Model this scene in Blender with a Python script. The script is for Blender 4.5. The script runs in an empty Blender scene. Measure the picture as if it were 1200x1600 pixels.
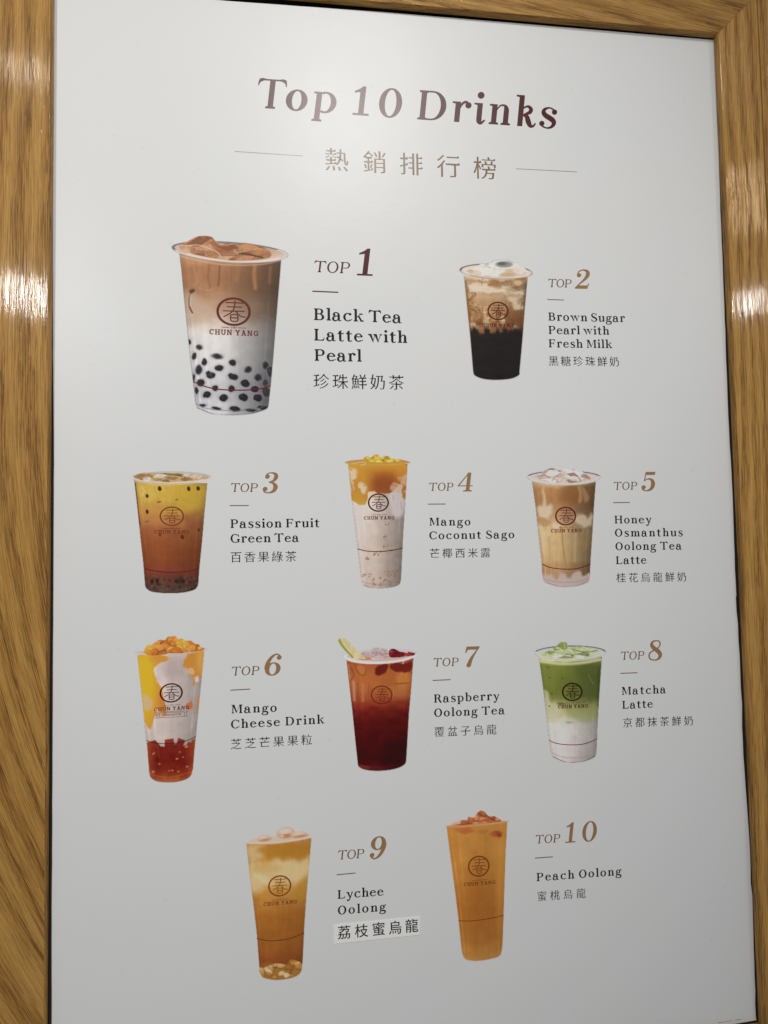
import bpy, math, random
import numpy as np
from mathutils import Matrix, Vector
from mathutils.geometry import delaunay_2d_cdt

scene = bpy.context.scene
COLL = scene.collection

# ------------------------------------------------------------------ camera
# sheet plane: world Y = 0, X to the right, Z up, metres.  The camera stands about 0.65 m in front of it.
F = 1155.0                      # focal length for a picture 1600 high
D = 0.655
def _rot():
    rx, ry, rz = [math.radians(a) for a in (-2.893, -8.188, -1.154)]
    cx, sx, cy, sy, cz, sz = math.cos(rx), math.sin(rx), math.cos(ry), math.sin(ry), math.cos(rz), math.sin(rz)
    return (np.array([[1, 0, 0], [0, cx, -sx], [0, sx, cx]]) @ np.array([[cy, 0, sy], [0, 1, 0], [-sy, 0, cy]])
            @ np.array([[cz, -sz, 0], [sz, cz, 0], [0, 0, 1]]))
R = _rot()
CAM = -R.T @ np.array([0, 0, D])          # (right, down, away) in sheet coordinates
def sheet(px, py, depth=0.0):
    """measured picture point -> (X, Z) on the plane lying `depth` metres in front of the sheet"""
    px = np.asarray(px, float); py = np.asarray(py, float)
    d = np.stack([(px - 600) / F, (py - 800) / F, np.ones_like(px)], -1) @ R
    s = (-depth - CAM[2]) / d[..., 2]
    return CAM[0] + s * d[..., 0], -(CAM[1] + s * d[..., 1])
def sv(px, py, depth=0.0):
    x, z = sheet(px, py, depth)
    return np.array([float(x), float(z)])

cam_data = bpy.data.cameras.new('camera')
cam = bpy.data.objects.new('camera', cam_data)
COLL.objects.link(cam)
w = lambda v: Vector((v[0], v[2], -v[1]))
right, down, fwd = w(R[0]), w(R[1]), w(R[2])
m = Matrix.Identity(4)
for i in range(3):
    m[i][0] = right[i]; m[i][1] = -down[i]; m[i][2] = -fwd[i]; m[i][3] = w(CAM)[i]
cam.matrix_world = m
cam_data.sensor_fit = 'VERTICAL'
cam_data.sensor_height = 36.0
cam_data.lens = 36.0 * F / 1600
cam_data.clip_start = 0.01
cam_data.clip_end = 50
scene.camera = cam

# ------------------------------------------------------------------ light
scene.view_settings.view_transform = 'Standard'
scene.view_settings.look = 'None'
scene.view_settings.exposure = 0.03
scene.view_settings.gamma = 1.0
world = bpy.data.worlds.new('World'); scene.world = world
world.use_nodes = True
bg = world.node_tree.nodes['Background']
bg.inputs['Color'].default_value = (0.87, 0.935, 1.0, 1)
bg.inputs['Strength'].default_value = 0.185

def mirror_point(px, py, out, depth=0.0):
    """where in the room a lamp stands whose reflection in the glossy sheet is seen at a picture point"""
    x, z = sheet(px, py, depth)
    p = np.array([float(x), -depth, float(z)]); c = np.array(w(CAM)); v = p - c
    v[1] = -v[1]
    return Vector(p + v * (out / -v[1]))
def area(name, loc, target, size, power, color, size_y=None, shape='DISK', spread=180):
    l = bpy.data.lights.new(name, 'AREA')
    l.shape = shape; l.size = size
    if size_y: l.size_y = size_y
    l.energy = power; l.color = color; l.spread = math.radians(spread)
    o = bpy.data.objects.new(name, l); COLL.objects.link(o)
    o.location = loc
    o.rotation_euler = (Vector(target) - Vector(loc)).to_track_quat('-Z', 'Y').to_euler()
    return o
WARMISH = (1.0, 0.966, 0.925); WARM = (1.0, 0.90, 0.76); WHITE = (1.0, 0.975, 0.945)
def spot(name, loc, target, cone, power, color, radius):
    l = bpy.data.lights.new(name, 'SPOT'); l.spot_size = math.radians(cone); l.spot_blend = 1.0
    l.energy = power; l.color = color; l.shadow_soft_size = radius
    o = bpy.data.objects.new(name, l); COLL.objects.link(o); o.location = loc
    o.rotation_euler = (Vector(target) - Vector(loc)).to_track_quat('-Z', 'Y').to_euler()
    return o
L_A = spot('ceiling_lamp', mirror_point(545, 178, 2.0), (-0.16, 0, 0.10), 36, 103.0, WARMISH, 0.12)
L_B = area('ceiling_lamp', mirror_point(48, 112, 1.3, 0.008), (0, 0, 0.1), 0.07, 1.1, WARM)
L_C = area('ceiling_lamp', mirror_point(55, 462, 1.6, 0.008), (0, 0, 0.0), 0.11, 8.2, WHITE)
L_D = area('ceiling_lamp', mirror_point(1168, 474, 1.7, 0.008), (0, 0, 0.1), 0.08, 2.4, WHITE)
L_W = area('warm_panel_light', mirror_point(1172, 312, 2.0, 0.008), (0.3, 0, 0.2), 0.20, 2.6, (1.0, 0.74, 0.50), 0.26, 'RECTANGLE')  # added warm panel, stands in for an unseen lit surface mirrored in right rail

# ------------------------------------------------------------------ helpers
def link(name, me, mat=None, parent=None, kind=None, label=None):
    o = bpy.data.objects.new(name, me); COLL.objects.link(o)
    if mat: me.materials.append(mat)
    if parent: o.parent = parent
    if kind: o['kind'] = kind
    if label: o['label'] = label
    return o
def thing(name, label, cat, loc=(0, 0, 0)):
    o = bpy.data.objects.new(name, None); COLL.objects.link(o)
    o.location = loc; o['label'] = label; o['category'] = cat
    return o
def mesh(name, verts, faces):
    me = bpy.data.meshes.new(name); me.from_pydata([tuple(map(float, v)) for v in verts], [], [tuple(map(int, f)) for f in faces]); me.update()
    return me
def s2l(c):
    c = np.asarray(c, float) / 255.0
    return np.where(c <= 0.04045, c / 12.92, ((c + 0.055) / 1.055) ** 2.4)
PAPER = np.array([0.80, 0.80, 0.785])
def ink(c, white):
    """colour of the printed ink, from how it reads next to the bare paper at `white`"""
    return np.clip(s2l(c) / s2l(white) * PAPER * 1.008 - 0.006, 0.003, 0.9)

def nodes(name):
    m = bpy.data.materials.new(name); m.use_nodes = True
    nt = m.node_tree
    return m, nt, nt.nodes['Principled BSDF'], nt.nodes.new, nt.links.new
def paper_surface(nt, N, L, b, rough=0.33, spec=0.45):
    """satin laminate: faint fibre relief and roughness changes shared by paper and print"""
    tc = N('ShaderNodeTexCoord')
    n = N('ShaderNodeTexNoise'); n.inputs['Scale'].default_value = 900; n.inputs['Detail'].default_value = 3
    L(tc.outputs['Object'], n.inputs['Vector'])
    n2 = N('ShaderNodeTexNoise'); n2.inputs['Scale'].default_value = 9; n2.inputs['Detail'].default_value = 3
    L(tc.outputs['Object'], n2.inputs['Vector'])
    bp = N('ShaderNodeBump'); bp.inputs['Strength'].default_value = 0.10; bp.inputs['Distance'].default_value = 0.0002
    L(n.outputs['Fac'], bp.inputs['Height'])
    b2 = N('ShaderNodeBump'); b2.inputs['Strength'].default_value = 0.25; b2.inputs['Distance'].default_value = 0.003
    L(n2.outputs['Fac'], b2.inputs['Height']); L(bp.outputs['Normal'], b2.inputs['Normal'])
    L(b2.outputs['Normal'], b.inputs['Normal'])
    r = N('ShaderNodeMapRange'); r.inputs['To Min'].default_value = rough - 0.04; r.inputs['To Max'].default_value = rough + 0.04
    L(n2.outputs['Fac'], r.inputs['Value']); L(r.outputs['Result'], b.inputs['Roughness'])
    b.inputs['Specular IOR Level'].default_value = spec
    return tc, n, n2
_inks = {}
def ink_mat(rgb, spec=0.5, rough=0.33):
    key = tuple(round(float(c), 3) for c in rgb) + (spec, rough)
    if key not in _inks:
        m, nt, b, N, L = nodes('printed_ink')
        b.inputs['Base Color'].default_value = (*key[:3], 1)
        paper_surface(nt, N, L, b, rough, spec)
        _inks[key] = m
    return _inks[key]

# ------------------------------------------------------------------ lettering: a serif type drawn stroke by stroke
def _area(p):
    p = np.asarray(p); x, y = p[:, 0], p[:, 1]
    return 0.5 * float(np.sum(x * np.roll(y, -1) - np.roll(x, -1) * y))
class Pen:
    def __init__(s, S=104, h=34): s.p = []; s.S = S; s.h = h; s.adv = 0
    def poly(s, *pts):
        pts = [tuple(map(float, q)) for q in pts]; a = _area(pts)
        if abs(a) > 1: s.p.append(pts if a > 0 else pts[::-1])
    def rect(s, x0, y0, x1, y1): s.poly((x0, y0), (x1, y0), (x1, y1), (x0, y1))
    def ring(s, cx, cy, rx, ry, tx, ty, a0=0, a1=360, n=None):
        n = n or max(6, int(abs(a1 - a0) / 12))
        t = np.radians(np.linspace(a0, a1, n + 1)); c, q = np.cos(t), np.sin(t)
        o = np.stack([cx + rx * c, cy + ry * q], 1); i = np.stack([cx + (rx - tx) * c, cy + (ry - ty) * q], 1)
        for k in range(n): s.poly(o[k], o[k + 1], i[k + 1], i[k])
    def dot(s, cx, cy, r, ry=None):
        t = np.linspace(0, 2 * math.pi, 17)[:-1]; ry = ry or r
        s.poly(*[(cx + r * math.cos(a), cy + ry * math.sin(a)) for a in t])
    def path(s, pts, n=7):
        P = np.array(pts, float)
        E = np.vstack([2 * P[0] - P[1], P, 2 * P[-1] - P[-2]])
        out = []
        for k in range(1, len(E) - 2):
            p0, p1, p2, p3 = E[k - 1], E[k], E[k + 1], E[k + 2]
            for t in np.linspace(0, 1, n, endpoint=False):
                out.append(0.5 * ((2 * p1) + (p2 - p0) * t + (2 * p0 - 5 * p1 + 4 * p2 - p3) * t * t + (3 * p1 - p0 - 3 * p2 + p3) * t ** 3))
        out.append(P[-1]); q = np.array(out)
        d = np.gradient(q[:, :2], axis=0); d /= np.maximum(np.linalg.norm(d, axis=1), 1e-6)[:, None]
        nrm = np.stack([-d[:, 1], d[:, 0]], 1) * q[:, 2:3] / 2
        a, b = q[:, :2] + nrm, q[:, :2] - nrm
        for k in range(len(q) - 1): s.poly(a[k], a[k + 1], b[k + 1], b[k])
    def line(s, pts, w):                       # even, round-ended stroke
        s.path([(x, y, w) for x, y in pts], 4) if len(pts) > 2 else s.path([(x, y, w) for x, y in pts], 1)
        for x, y in (pts[0], pts[-1]): s.dot(x, y, w / 2)
    # stems and serifs
    def foot(s, x0, x1, y=0, e=52, up=1):
        h = s.h * up; k = 22 * up
        s.poly((x0 - e, y), (x1 + e, y), (x1 + e, y + h), (x1, y + h + k), (x0, y + h + k), (x0 - e, y + h))
    def stem(s, x, y0, y1, bot=1, top=1, flag=0, w=None):
        w = w or s.S
        s.rect(x, y0, x + w, y1)
        if bot: s.foot(x, x + w, y0)
        if top: s.foot(x, x + w, y1, up=-1)
        if flag: s.poly((x - 62, y1), (x + w / 2, y1), (x + w / 2, y1 - s.h - 30), (x, y1 - s.h - 14), (x - 62, y1 - s.h))
    def arch(s, x0, x1, y=490, w=None):        # from a stem at x0 over to a stem whose right side is x1
        w = w or s.S; cx = (x0 + x1) / 2; r = (x1 - x0) / 2
        s.ring(x1 - r * 0.95, y - 150, r * 0.95, 160, w * 0.97, s.h * 1.25, 0, 90)
        s.path([(x0 - 10, y - 130, s.h * 0.8), (x0 + r * 0.45, y - 30, s.h), (x1 - r * 0.93, y - 10, s.h * 1.25)])

def glyph(ch, S, h, it):
    g = Pen(S, h); A = 755; X = 490
    if ch == 'O': g.ring(345, 350, 325, 362, S * 1.06, h); g.adv = 690
    elif ch == 'T':
        c = 345; g.stem(c - S / 2, 0, 690, 1, 0); g.rect(30, 700 - h, 660, 700)
        g.path([(22, 535, h * .55), (34, 610, h * 1.1), (78, 672, h * 2), (180, 690, h)]); g.path([(668, 535, h * .55), (656, 610, h * 1.1), (612, 672, h * 2), (510, 690, h)]); g.adv = 690
    elif ch == 'P':
        g.stem(90, 0, 700, 1, 1); g.rect(190, 700 - h, 365, 700); g.rect(190, 305, 365, 305 + h)
        g.ring(365, 502, 225, 198, S, h, -90, 90); g.adv = 620
    elif ch == 'R':
        g.stem(90, 0, 700, 1, 1); g.rect(190, 700 - h, 345, 700); g.rect(190, 345, 345, 345 + h)
        g.ring(345, 522, 215, 178, S, h, -90, 90); g.path([(345, 365, h * 1.5), (420, 330, S * .9), (490, 160, S * 1.02), (570, 30, S * .9), (650, 12, h)]); g.adv = 670
    elif ch == 'B':
        g.stem(90, 0, 700, 1, 1); g.rect(190, 700 - h, 350, 700); g.rect(190, 352, 370, 352 + h); g.rect(190, 0, 365, h)
        g.ring(350, 527, 195, 173, S * .93, h, -90, 90); g.ring(370, 193, 228, 193, S * 1.04, h, -90, 90); g.adv = 640
    elif ch == 'D':
        g.stem(90, 0, 700, 1, 1); g.rect(190, 700 - h, 360, 700); g.rect(190, 0, 360, h)
        g.ring(360, 350, 335, 350, S * 1.06, h, -90, 90); g.adv = 730
    elif ch == 'L':
        g.stem(90, 0, 700, 1, 1); g.rect(190, 0, 560, h); g.poly((400, h), (560, 0), (598, 205), (568, 205), (520, 90)); g.adv = 620
    elif ch == 'F':
        g.stem(90, 0, 700, 1, 1); g.rect(190, 700 - h, 560, 700); g.poly((400, 700 - h), (560, 700), (575, 510), (548, 510), (505, 610))
        g.rect(190, 340, 440, 340 + h); g.rect(415, 265, 415 + h, 450); g.adv = 610
    elif ch == 'H':
        g.stem(90, 0, 700); g.stem(530, 0, 700); g.rect(190, 340, 540, 340 + h); g.adv = 740
    elif ch == 'M':
        g.rect(110, 0, 110 + h * 1.2, 690); g.foot(110, 110 + h * 1.2); g.rect(40, 700 - h, 160, 700)
        g.poly((110, 700), (110 + S * 1.15, 700), (455, 110), (405, 0)); g.poly((405, 0), (420, 100), (665, 700), (705, 700))
        g.stem(665, 0, 700, 1, 1); g.adv = 860
    elif ch in 'CG':
        g.ring(350, 350, 330, 362, S * 1.06, h, 48, 312 if ch == 'C' else 300)
        g.path([(565, 620, h * .8), (600, 560, h * 1.6), (618, 480, h)]) ; g.poly((590, 480), (622, 480), (622, 705), (600, 705))
        if ch == 'C': g.path([(568, 82, h * 1.2), (610, 130, h * 1.0), (640, 190, h * .8)]); g.adv = 660
        else: g.rect(535, 30, 535 + S, 300); g.foot(535, 535 + S, 300, up=-1); g.path([(500, 22, h * 1.4), (560, 50, h * 1.2), (600, 90, h)]); g.adv = 730
    elif ch == 'S':
        g.path([(478, 520, h * .9), (450, 620, h * 1.1), (290, 693, h), (150, 640, S * .62), (115, 525, S * .95), (180, 420, S * 1.05), (320, 340, S * 1.12), (455, 260, S * 1.05), (490, 160, S * .95), (430, 45, S * .6), (280, 5, h), (130, 70, h * 1.2), (75, 190, h)])
        g.poly((470, 505), (500, 505), (500, 705), (478, 705)); g.poly((62, 5), (84, 5), (95, 205), (62, 205)); g.adv = 560
    elif ch == 'o': g.ring(265, 245, 248, 258, S * (1.12 if it else .98), h); g.adv = 530
    elif ch == 'c':
        g.ring(270, 245, 250, 258, S * .98, h, 62, 318); g.dot(400, 420, S * .56); g.path([(390, 475, h), (430, 455, h * 1.2), (450, 420, h)]); g.path([(452, 66, h), (482, 100, h * .9), (500, 130, h * .6)]); g.adv = 510
    elif ch == 'e':
        g.ring(265, 245, 248, 258, S * .98, h, 90, 316); g.ring(265, 245, 240, 258, S * .85, h, 8, 90); g.rect(100, 262, 480, 262 + h); g.path([(443, 62, h), (478, 95, h * .9), (497, 130, h * .6)]); g.adv = 515
    elif ch == 'a':
        g.dot(115, 368, S * .58); g.path([(88, 395, h), (130, 470, h * 1.1), (230, 492, h * 1.1), (330, 455, S * .6), (372, 360, S)]); g.rect(372 - S / 2, 60, 372 + S / 2, 362)
        g.path([(372, 110, S), (392, 35, S * .75), (440, 8, S * .4), (530, 40, h * .7)]); g.path([(340, 300, h), (200, 275, h * 1.2), (90, 215, S * .7), (70, 125, S), (100, 40, S * .75), (190, 4, h * 1.3), (300, 50, h), (350, 110, h)]); g.adv = 540
    elif ch in 'bp':
        if ch == 'b': g.rect(85, 20, 85 + S, A); g.stem(85, 400, A, 0, 0, 1); g.ring(300, 245, 250, 258, S * .98, h, -118, 118); g.poly((85, 0), (120, 0), (190, 60), (185, 120), (85, 120))
        else:
            g.stem(85, -215, X, 1, 0, 1)
            if it: g.ring(305, 245, 258, 258, S * 1.05, h * 1.15, -118, 118)
            else: g.ring(300, 245, 250, 258, S * .98, h, -118, 118)
        g.adv = 565
    elif ch == 'g':
        g.ring(245, 325, 190, 172, S * .9, h); g.path([(140, 195, h), (85, 130, h * 1.6), (120, 70, S * .6), (250, 48, S * .85), (400, 30, S * .9), (462, -60, S * .85), (420, -165, h * 1.6), (250, -212, h * 1.1), (95, -190, S * .5), (55, -110, S * .75), (95, -30, h * 1.3), (160, 20, h)])
        g.path([(385, 430, h), (440, 480, h), (480, 492, h)]); g.dot(492, 468, S * .36); g.adv = 520
    elif ch in 'hnm':
        g.stem(85, 0, A if ch == 'h' else X, 1, 0, 1); n = 2 if ch == 'm' else 1; x = 85 + S
        for k in range(n):
            x2 = x + 285 - (n - 1) * 12; g.arch(x, x2); g.rect(x2 - S, 0, x2, X - 148); g.foot(x2 - S, x2); x = x2
        g.adv = x + 50
    elif ch == 'u':
        g.stem(80, 130, X, 0, 0, 1); g.path([(80 + S / 2, 140, S), (95 + S / 2, 50, S * .85), (215, 8, S * .45), (330, 45, h), (400, 110, h * .8)]); g.stem(380, 0, X, 0, 0, 1); g.poly((420, 0), (530, 0), (530, h), (484, h + 18), (420, h)); g.adv = 560
    elif ch == 'i' and not it: g.stem(82, 0, X, 1, 0, 1); g.dot(82 + S / 2 - 8, 668, S * .62); g.adv = 265
    elif ch == 'l': g.stem(82, 0, A, 1, 0, 1); g.adv = 265
    elif ch == 'k' and not it:
        g.stem(85, 0, A, 1, 0, 1); g.poly((180, 215), (180, 262), (420, X - 10), (480, X - 10)); g.foot(410, 480, X, e=58, up=-1)
        g.poly((262, 300), (335, 372), (545, 0), (425, 0)); g.foot(440, 540, 0, e=50); g.adv = 600
    elif ch == 'r' and not it:
        g.stem(85, 0, X, 1, 0, 1); g.path([(180, 330, h * .8), (225, 440, h), (300, 488, h * 1.4), (370, 465, h * 1.2)]); g.dot(378, 425, S * .58); g.adv = 450
    elif ch == 's':
        g.path([(372, 378, h), (350, 445, h * 1.1), (240, 492, h), (130, 450, S * .6), (104, 372, S * .85), (165, 298, S * .95), (265, 245, S), (355, 185, S * .95), (378, 115, S * .82), (325, 30, S * .55), (215, -2, h), (100, 40, h * 1.1), (72, 115, h)])
        if it: g.dot(372, 395, S * .52); g.dot(85, 100, S * .52)
        else: g.poly((362, 368), (388, 368), (388, 492), (368, 492)); g.poly((58, -2), (78, -2), (88, 128), (58, 128))
        g.adv = 440
    elif ch == 't': g.rect(110, 110, 110 + S, 600); g.poly((110, 600), (110 + S, 480), (110 + S, 660)); g.rect(30, X - h, 375, X); g.poly((30, X - h), (110, X - h), (110, 560)); g.path([(110 + S / 2, 130, S), (125 + S / 2, 45, S * .8), (270, 8, S * .42), (370, 55, h)]); g.adv = 400
    elif ch == 'w':
        def dg(a, b, wd): g.poly((a, X - 5), (a + wd, X - 5), (b + wd * .62, 0), (b + wd * .3, 0))
        dg(55, 225, S * 1.15); dg(345, 505, S * 1.15); g.poly((250, 0), (285, 0), (425, X), (385, X)); g.poly((530, 0), (565, 0), (735, X), (697, X))
        for a, b in ((55, 165), (345, 455), (697, 735)): g.foot(a, b, X, e=45, up=-1)
        g.adv = 800
    elif ch == 'y':
        g.poly((55, X - 5), (55 + S * 1.15, X - 5), (345, 0), (262, 0)); g.path([(465, X - 5, h * 1.2), (375, 210, h * 1.2), (290, 0, h * 1.4), (215, -160, h * 1.4), (130, -200, h)]); g.dot(112, -165, S * .52)
        g.foot(55, 165, X, e=45, up=-1); g.foot(440, 480, X, e=48, up=-1); g.adv = 540
    # italic lower case
    elif ch == 'r': g.rect(85, 0, 85 + S, X); g.poly((10, X), (120, X), (120, X - h - 20), (10, X - h)); g.path([(180, 300, h * .8), (235, 430, h * 1.4), (320, 492, h * 1.6), (395, 450, h * 1.5)]); g.dot(392, 415, S * .6); g.adv = 430
    elif ch == 'i': g.rect(85, 120, 85 + S, X); g.poly((10, X), (120, X), (120, X - h - 20), (10, X - h)); g.path([(85 + S / 2, 140, S), (95 + S / 2, 50, S * .95), (205, 12, S * .55), (290, 90, h)]); g.dot(85 + S / 2, 678, S * .66); g.adv = 265
    elif ch == 'n':
        g.rect(85, 0, 85 + S, X); g.poly((10, X), (120, X), (120, X - h - 20), (10, X - h)); g.arch(85 + S, 470); g.rect(470 - S, 120, 470, X - 148)
        g.path([(470 - S / 2, 140, S), (482 - S / 2, 50, S * .95), (480, 12, S * .55), (565, 90, h)]); g.adv = 555
    elif ch == 'k':
        g.rect(85, 0, 85 + S, A); g.poly((10, A), (120, A), (120, A - h - 20), (10, A - h)); g.path([(160, 245, h), (260, 300, h * 1.3), (365, 350, S * .75), (385, 430, S * .75), (310, 490, h * 1.6), (215, 450, h), (175, 390, h * .8)])
        g.path([(225, 262, h * 1.4), (300, 240, S * .8), (345, 130, S), (405, 25, S * .75), (480, 25, h * 1.4), (525, 95, h)]); g.adv = 505
    # figures
    elif ch == '1': g.stem(150, 0, 660, 0, 0); g.rect(25, 0, 150 + S + 125, h * 1.25); g.poly((150 + S, 700), (150 + S, 600), (150, 560), (20, 535), (20, 575), (150, 645), (205, 700)); g.adv = 400
    elif ch == '0': g.ring(290, 350, 272, 362, S * 1.1, h * 1.1); g.adv = 580
    elif ch == '2':
        g.dot(128, 500, S * .62); g.path([(75, 520, h), (110, 630, h * 1.2), (250, 698, h * 1.4), (400, 640, S * .9), (415, 500, S * 1.1), (330, 350, S * .75), (190, 200, h * 1.5), (60, 50, h * 1.2), (30, 20, h)])
        g.poly((20, 0), (445, 0), (500, 205), (470, 205), (430, 125), (140, 125), (30, 50)); g.adv = 510
    elif ch == '3':
        g.dot(135, 565, S * .6); g.path([(85, 585, h), (125, 660, h * 1.2), (250, 702, h * 1.2), (385, 645, S * .8), (405, 530, S * 1.05), (330, 415, S * .6), (205, 375, h)])
        g.path([(205, 372, h), (345, 335, S * .6), (430, 215, S * 1.15), (390, 75, S * .9), (250, 5, h * 1.3), (110, 35, h * 1.3), (60, 115, h)]); g.dot(112, 135, S * .62); g.adv = 530
    elif ch == '4': g.rect(295, 0, 295 + S, 690); g.foot(295, 295 + S, 0, e=85); g.poly((295 + S, 700), (250, 700), (15, 215), (15, 190), (60, 190)); g.p.pop(); g.poly((15, 190), (15, 225), (330, 700), (395, 700), (395, 640), (300, 590), (70, 225)); g.rect(15, 190, 510, 190 + h); g.adv = 520
    elif ch == '5':
        g.rect(130, 585, 470, 700); g.poly((130, 700), (165, 700), (135, 360), (95, 340)); g.path([(105, 365, h), (230, 440, h * 1.3), (370, 395, S * .8), (430, 245, S * 1.15), (375, 75, S * .9), (230, 5, h * 1.3), (100, 40, h * 1.3), (58, 110, h)]); g.dot(108, 130, S * .62); g.adv = 510
    elif ch in '69':
        q = Pen(S, h); q.ring(270, 215, 235, 222, S * 1.08, h * 1.1); q.path([(80, 215, S * 1.1), (95, 400, S * 1.0), (190, 600, S * .75), (330, 700, h * 1.4), (430, 655, h * 1.3), (470, 600, h)]); q.dot(428, 585, S * .6)
        g.p = q.p if ch == '6' else [[(525 - x, 700 - y) for x, y in pl] for pl in q.p]; g.adv = 525
    elif ch == '7': g.poly((55, 700), (500, 700), (500, 665), (470, 590), (120, 590), (60, 480), (28, 480)); g.path([(480, 680, h), (370, 480, S * .5), (270, 290, S * .85), (215, 120, S * 1.15), (200, 50, S * 1.25)]); g.dot(200, 55, S * .64); g.adv = 500
    elif ch == '8':
        g.path([(265, 700, h * 1.1), (385, 660, h * 1.3), (420, 550, h * 1.5), (350, 430, h * 1.3), (200, 350, h * 1.4), (75, 270, h * 1.5), (42, 160, h * 1.6), (110, 40, h * 1.4), (270, 0, h * 1.2)])
        g.path([(265, 700, h * 1.1), (140, 660, S * .6), (105, 555, S * .95), (180, 450, S * 1.1), (320, 350, S * 1.2), (440, 230, S * 1.15), (450, 120, S), (390, 35, S * .6), (270, 0, h * 1.2)]); g.adv = 530
    else: g.adv = 300
    return g

SLAB = {
 'C': lambda g: (g.ring(260, 350, 225, 350, 120, 105, 40, 320), g.rect(415, 470, 490, 690)),
 'H': lambda g: (g.rect(60, 0, 180, 700), g.rect(360, 0, 480, 700), g.rect(60, 310, 480, 400), g.rect(0, 0, 240, 85), g.rect(300, 0, 540, 85), g.rect(0, 615, 240, 700), g.rect(300, 615, 540, 700)),
 'U': lambda g: (g.rect(60, 230, 180, 700), g.rect(360, 230, 480, 700), g.ring(270, 230, 210, 240, 120, 105, 180, 360), g.rect(0, 615, 240, 700), g.rect(300, 615, 540, 700)),
 'N': lambda g: (g.rect(60, 0, 165, 700), g.rect(385, 0, 490, 700), g.poly((60, 700), (190, 700), (490, 0), (370, 0)), g.rect(0, 0, 225, 85), g.rect(320, 615, 550, 700), g.rect(0, 615, 165, 700)),
 'Y': lambda g: (g.rect(210, 0, 330, 330), g.poly((40, 700), (175, 700), (330, 320), (210, 300)), g.poly((365, 700), (500, 700), (330, 300), (215, 320)), g.rect(140, 0, 400, 85), g.rect(0, 615, 225, 700), g.rect(315, 615, 540, 700)),
 'A': lambda g: (g.poly((70, 0), (180, 0), (330, 700), (225, 700)), g.poly((360, 0), (490, 0), (345, 700), (215, 700)), g.rect(140, 190, 420, 275), g.rect(0, 0, 235, 85), g.rect(310, 0, 560, 85), g.rect(150, 615, 345, 700)),
 'G': lambda g: (g.ring(265, 350, 230, 350, 120, 105, 40, 330), g.rect(415, 470, 490, 690), g.rect(300, 290, 520, 375), g.rect(400, 60, 500, 375)),
 'B': lambda g: (g.rect(60, 0, 180, 700), g.ring(250, 520, 200, 180, 115, 90, -90, 90), g.ring(260, 185, 230, 185, 115, 90, -90, 90), g.rect(0, 0, 260, 90), g.rect(0, 610, 260, 700), g.rect(100, 320, 260, 400)),
 'L': lambda g: (g.rect(60, 0, 180, 700), g.rect(0, 0, 440, 90), g.rect(0, 615, 240, 700), g.rect(360, 0, 440, 240)),
 'K': lambda g: (g.rect(60, 0, 180, 700), g.poly((180, 260), (180, 400), (380, 700), (500, 700)), g.poly((240, 400), (330, 460), (520, 0), (390, 0)), g.rect(0, 0, 240, 85), g.rect(0, 615, 240, 700)),
 'T': lambda g: (g.rect(190, 0, 310, 700), g.rect(0, 610, 500, 700), g.rect(110, 0, 390, 85), g.rect(0, 480, 80, 700), g.rect(420, 480, 500, 700)),
 'E': lambda g: (g.rect(60, 0, 180, 700), g.rect(0, 0, 460, 90), g.rect(0, 610, 450, 700), g.rect(180, 310, 350, 395), g.rect(385, 0, 460, 230), g.rect(375, 480, 450, 700)),
 'I': lambda g: (g.rect(80, 0, 200, 700), g.rect(0, 0, 280, 85), g.rect(0, 615, 280, 700)),
 'W': lambda g: (g.poly((40, 700), (160, 700), (270, 0), (190, 0)), g.poly((190, 0), (270, 0), (410, 700), (330, 700)), g.poly((330, 700), (430, 700), (540, 0), (460, 0)), g.poly((460, 0), (540, 0), (690, 700), (590, 700)), g.rect(0, 615, 210, 700), g.rect(540, 615, 740, 700)),
}
SLABW = dict(C=520, H=540, U=540, N=550, Y=540, A=560, G=540, B=500, L=450, K=530, T=500, E=470, I=280, W=740)

_fill = {}
def fill(key, polys):
    """union of overlapping strokes as one flat triangulated outline"""
    if key in _fill: return _fill[key]
    V, Fc = [], []
    for pl in polys:
        b = len(V); V += [Vector(q) for q in pl]; Fc.append(list(range(b, b + len(pl))))
    r = delaunay_2d_cdt(V, [], Fc, 0, 0.05, True)
    v = np.array([(a.x, a.y) for a in r[0]]); T = [t for t in r[2] if len(t) == 3]
    c = v[np.array(T)].mean(1); ins = np.zeros(len(T), bool)
    for pl in polys:                      # keep the triangles that lie inside any stroke
        P = np.array(pl); odd = np.zeros(len(T), bool)
        for (ax, ay), (bx, by) in zip(P, np.roll(P, -1, 0)):
            if ay == by: continue
            odd ^= ((ay > c[:, 1]) != (by > c[:, 1])) & (c[:, 0] < (bx - ax) * (c[:, 1] - ay) / (by - ay) + ax)
        ins |= odd
    f = [t for t, k in zip(T, ins) if k]
    _fill[key] = (v, f)
    return _fill[key]

STYLES = {'text': (134, 60, 0), 'head': (126, 38, .12), 'rank': (98, 48, .12), 'fig': (124, 36, .122), 'slab': (0, 0, 0)}
WX = {'text': 1.08, 'rank': 1.06}
def set_line(s, style, space=0.0):
    """list of (verts, faces) in type units, line width from the left of the first to the right of the last glyph"""
    S, h, sh = STYLES[style]; x = 0; out = []; n = 0
    for ch in s:
        if ch == ' ': x += 165 + space; continue
        key = (style, ch)
        if key not in _fill:
            if style == 'slab': g = Pen(); SLAB[ch](g); g.adv = SLABW[ch]
            else: g = glyph(ch, S, h, sh > 0)
            fill(key, g.p); _fill[key] += (g.adv,)
        v, f, adv = _fill[key]
        v = v.copy(); v[:, 0] = v[:, 0] * WX.get(style, 1) + v[:, 1] * sh + x; adv = adv * WX.get(style, 1)
        out.append((v, f)); x += adv + space
    return out, x - space

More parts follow.
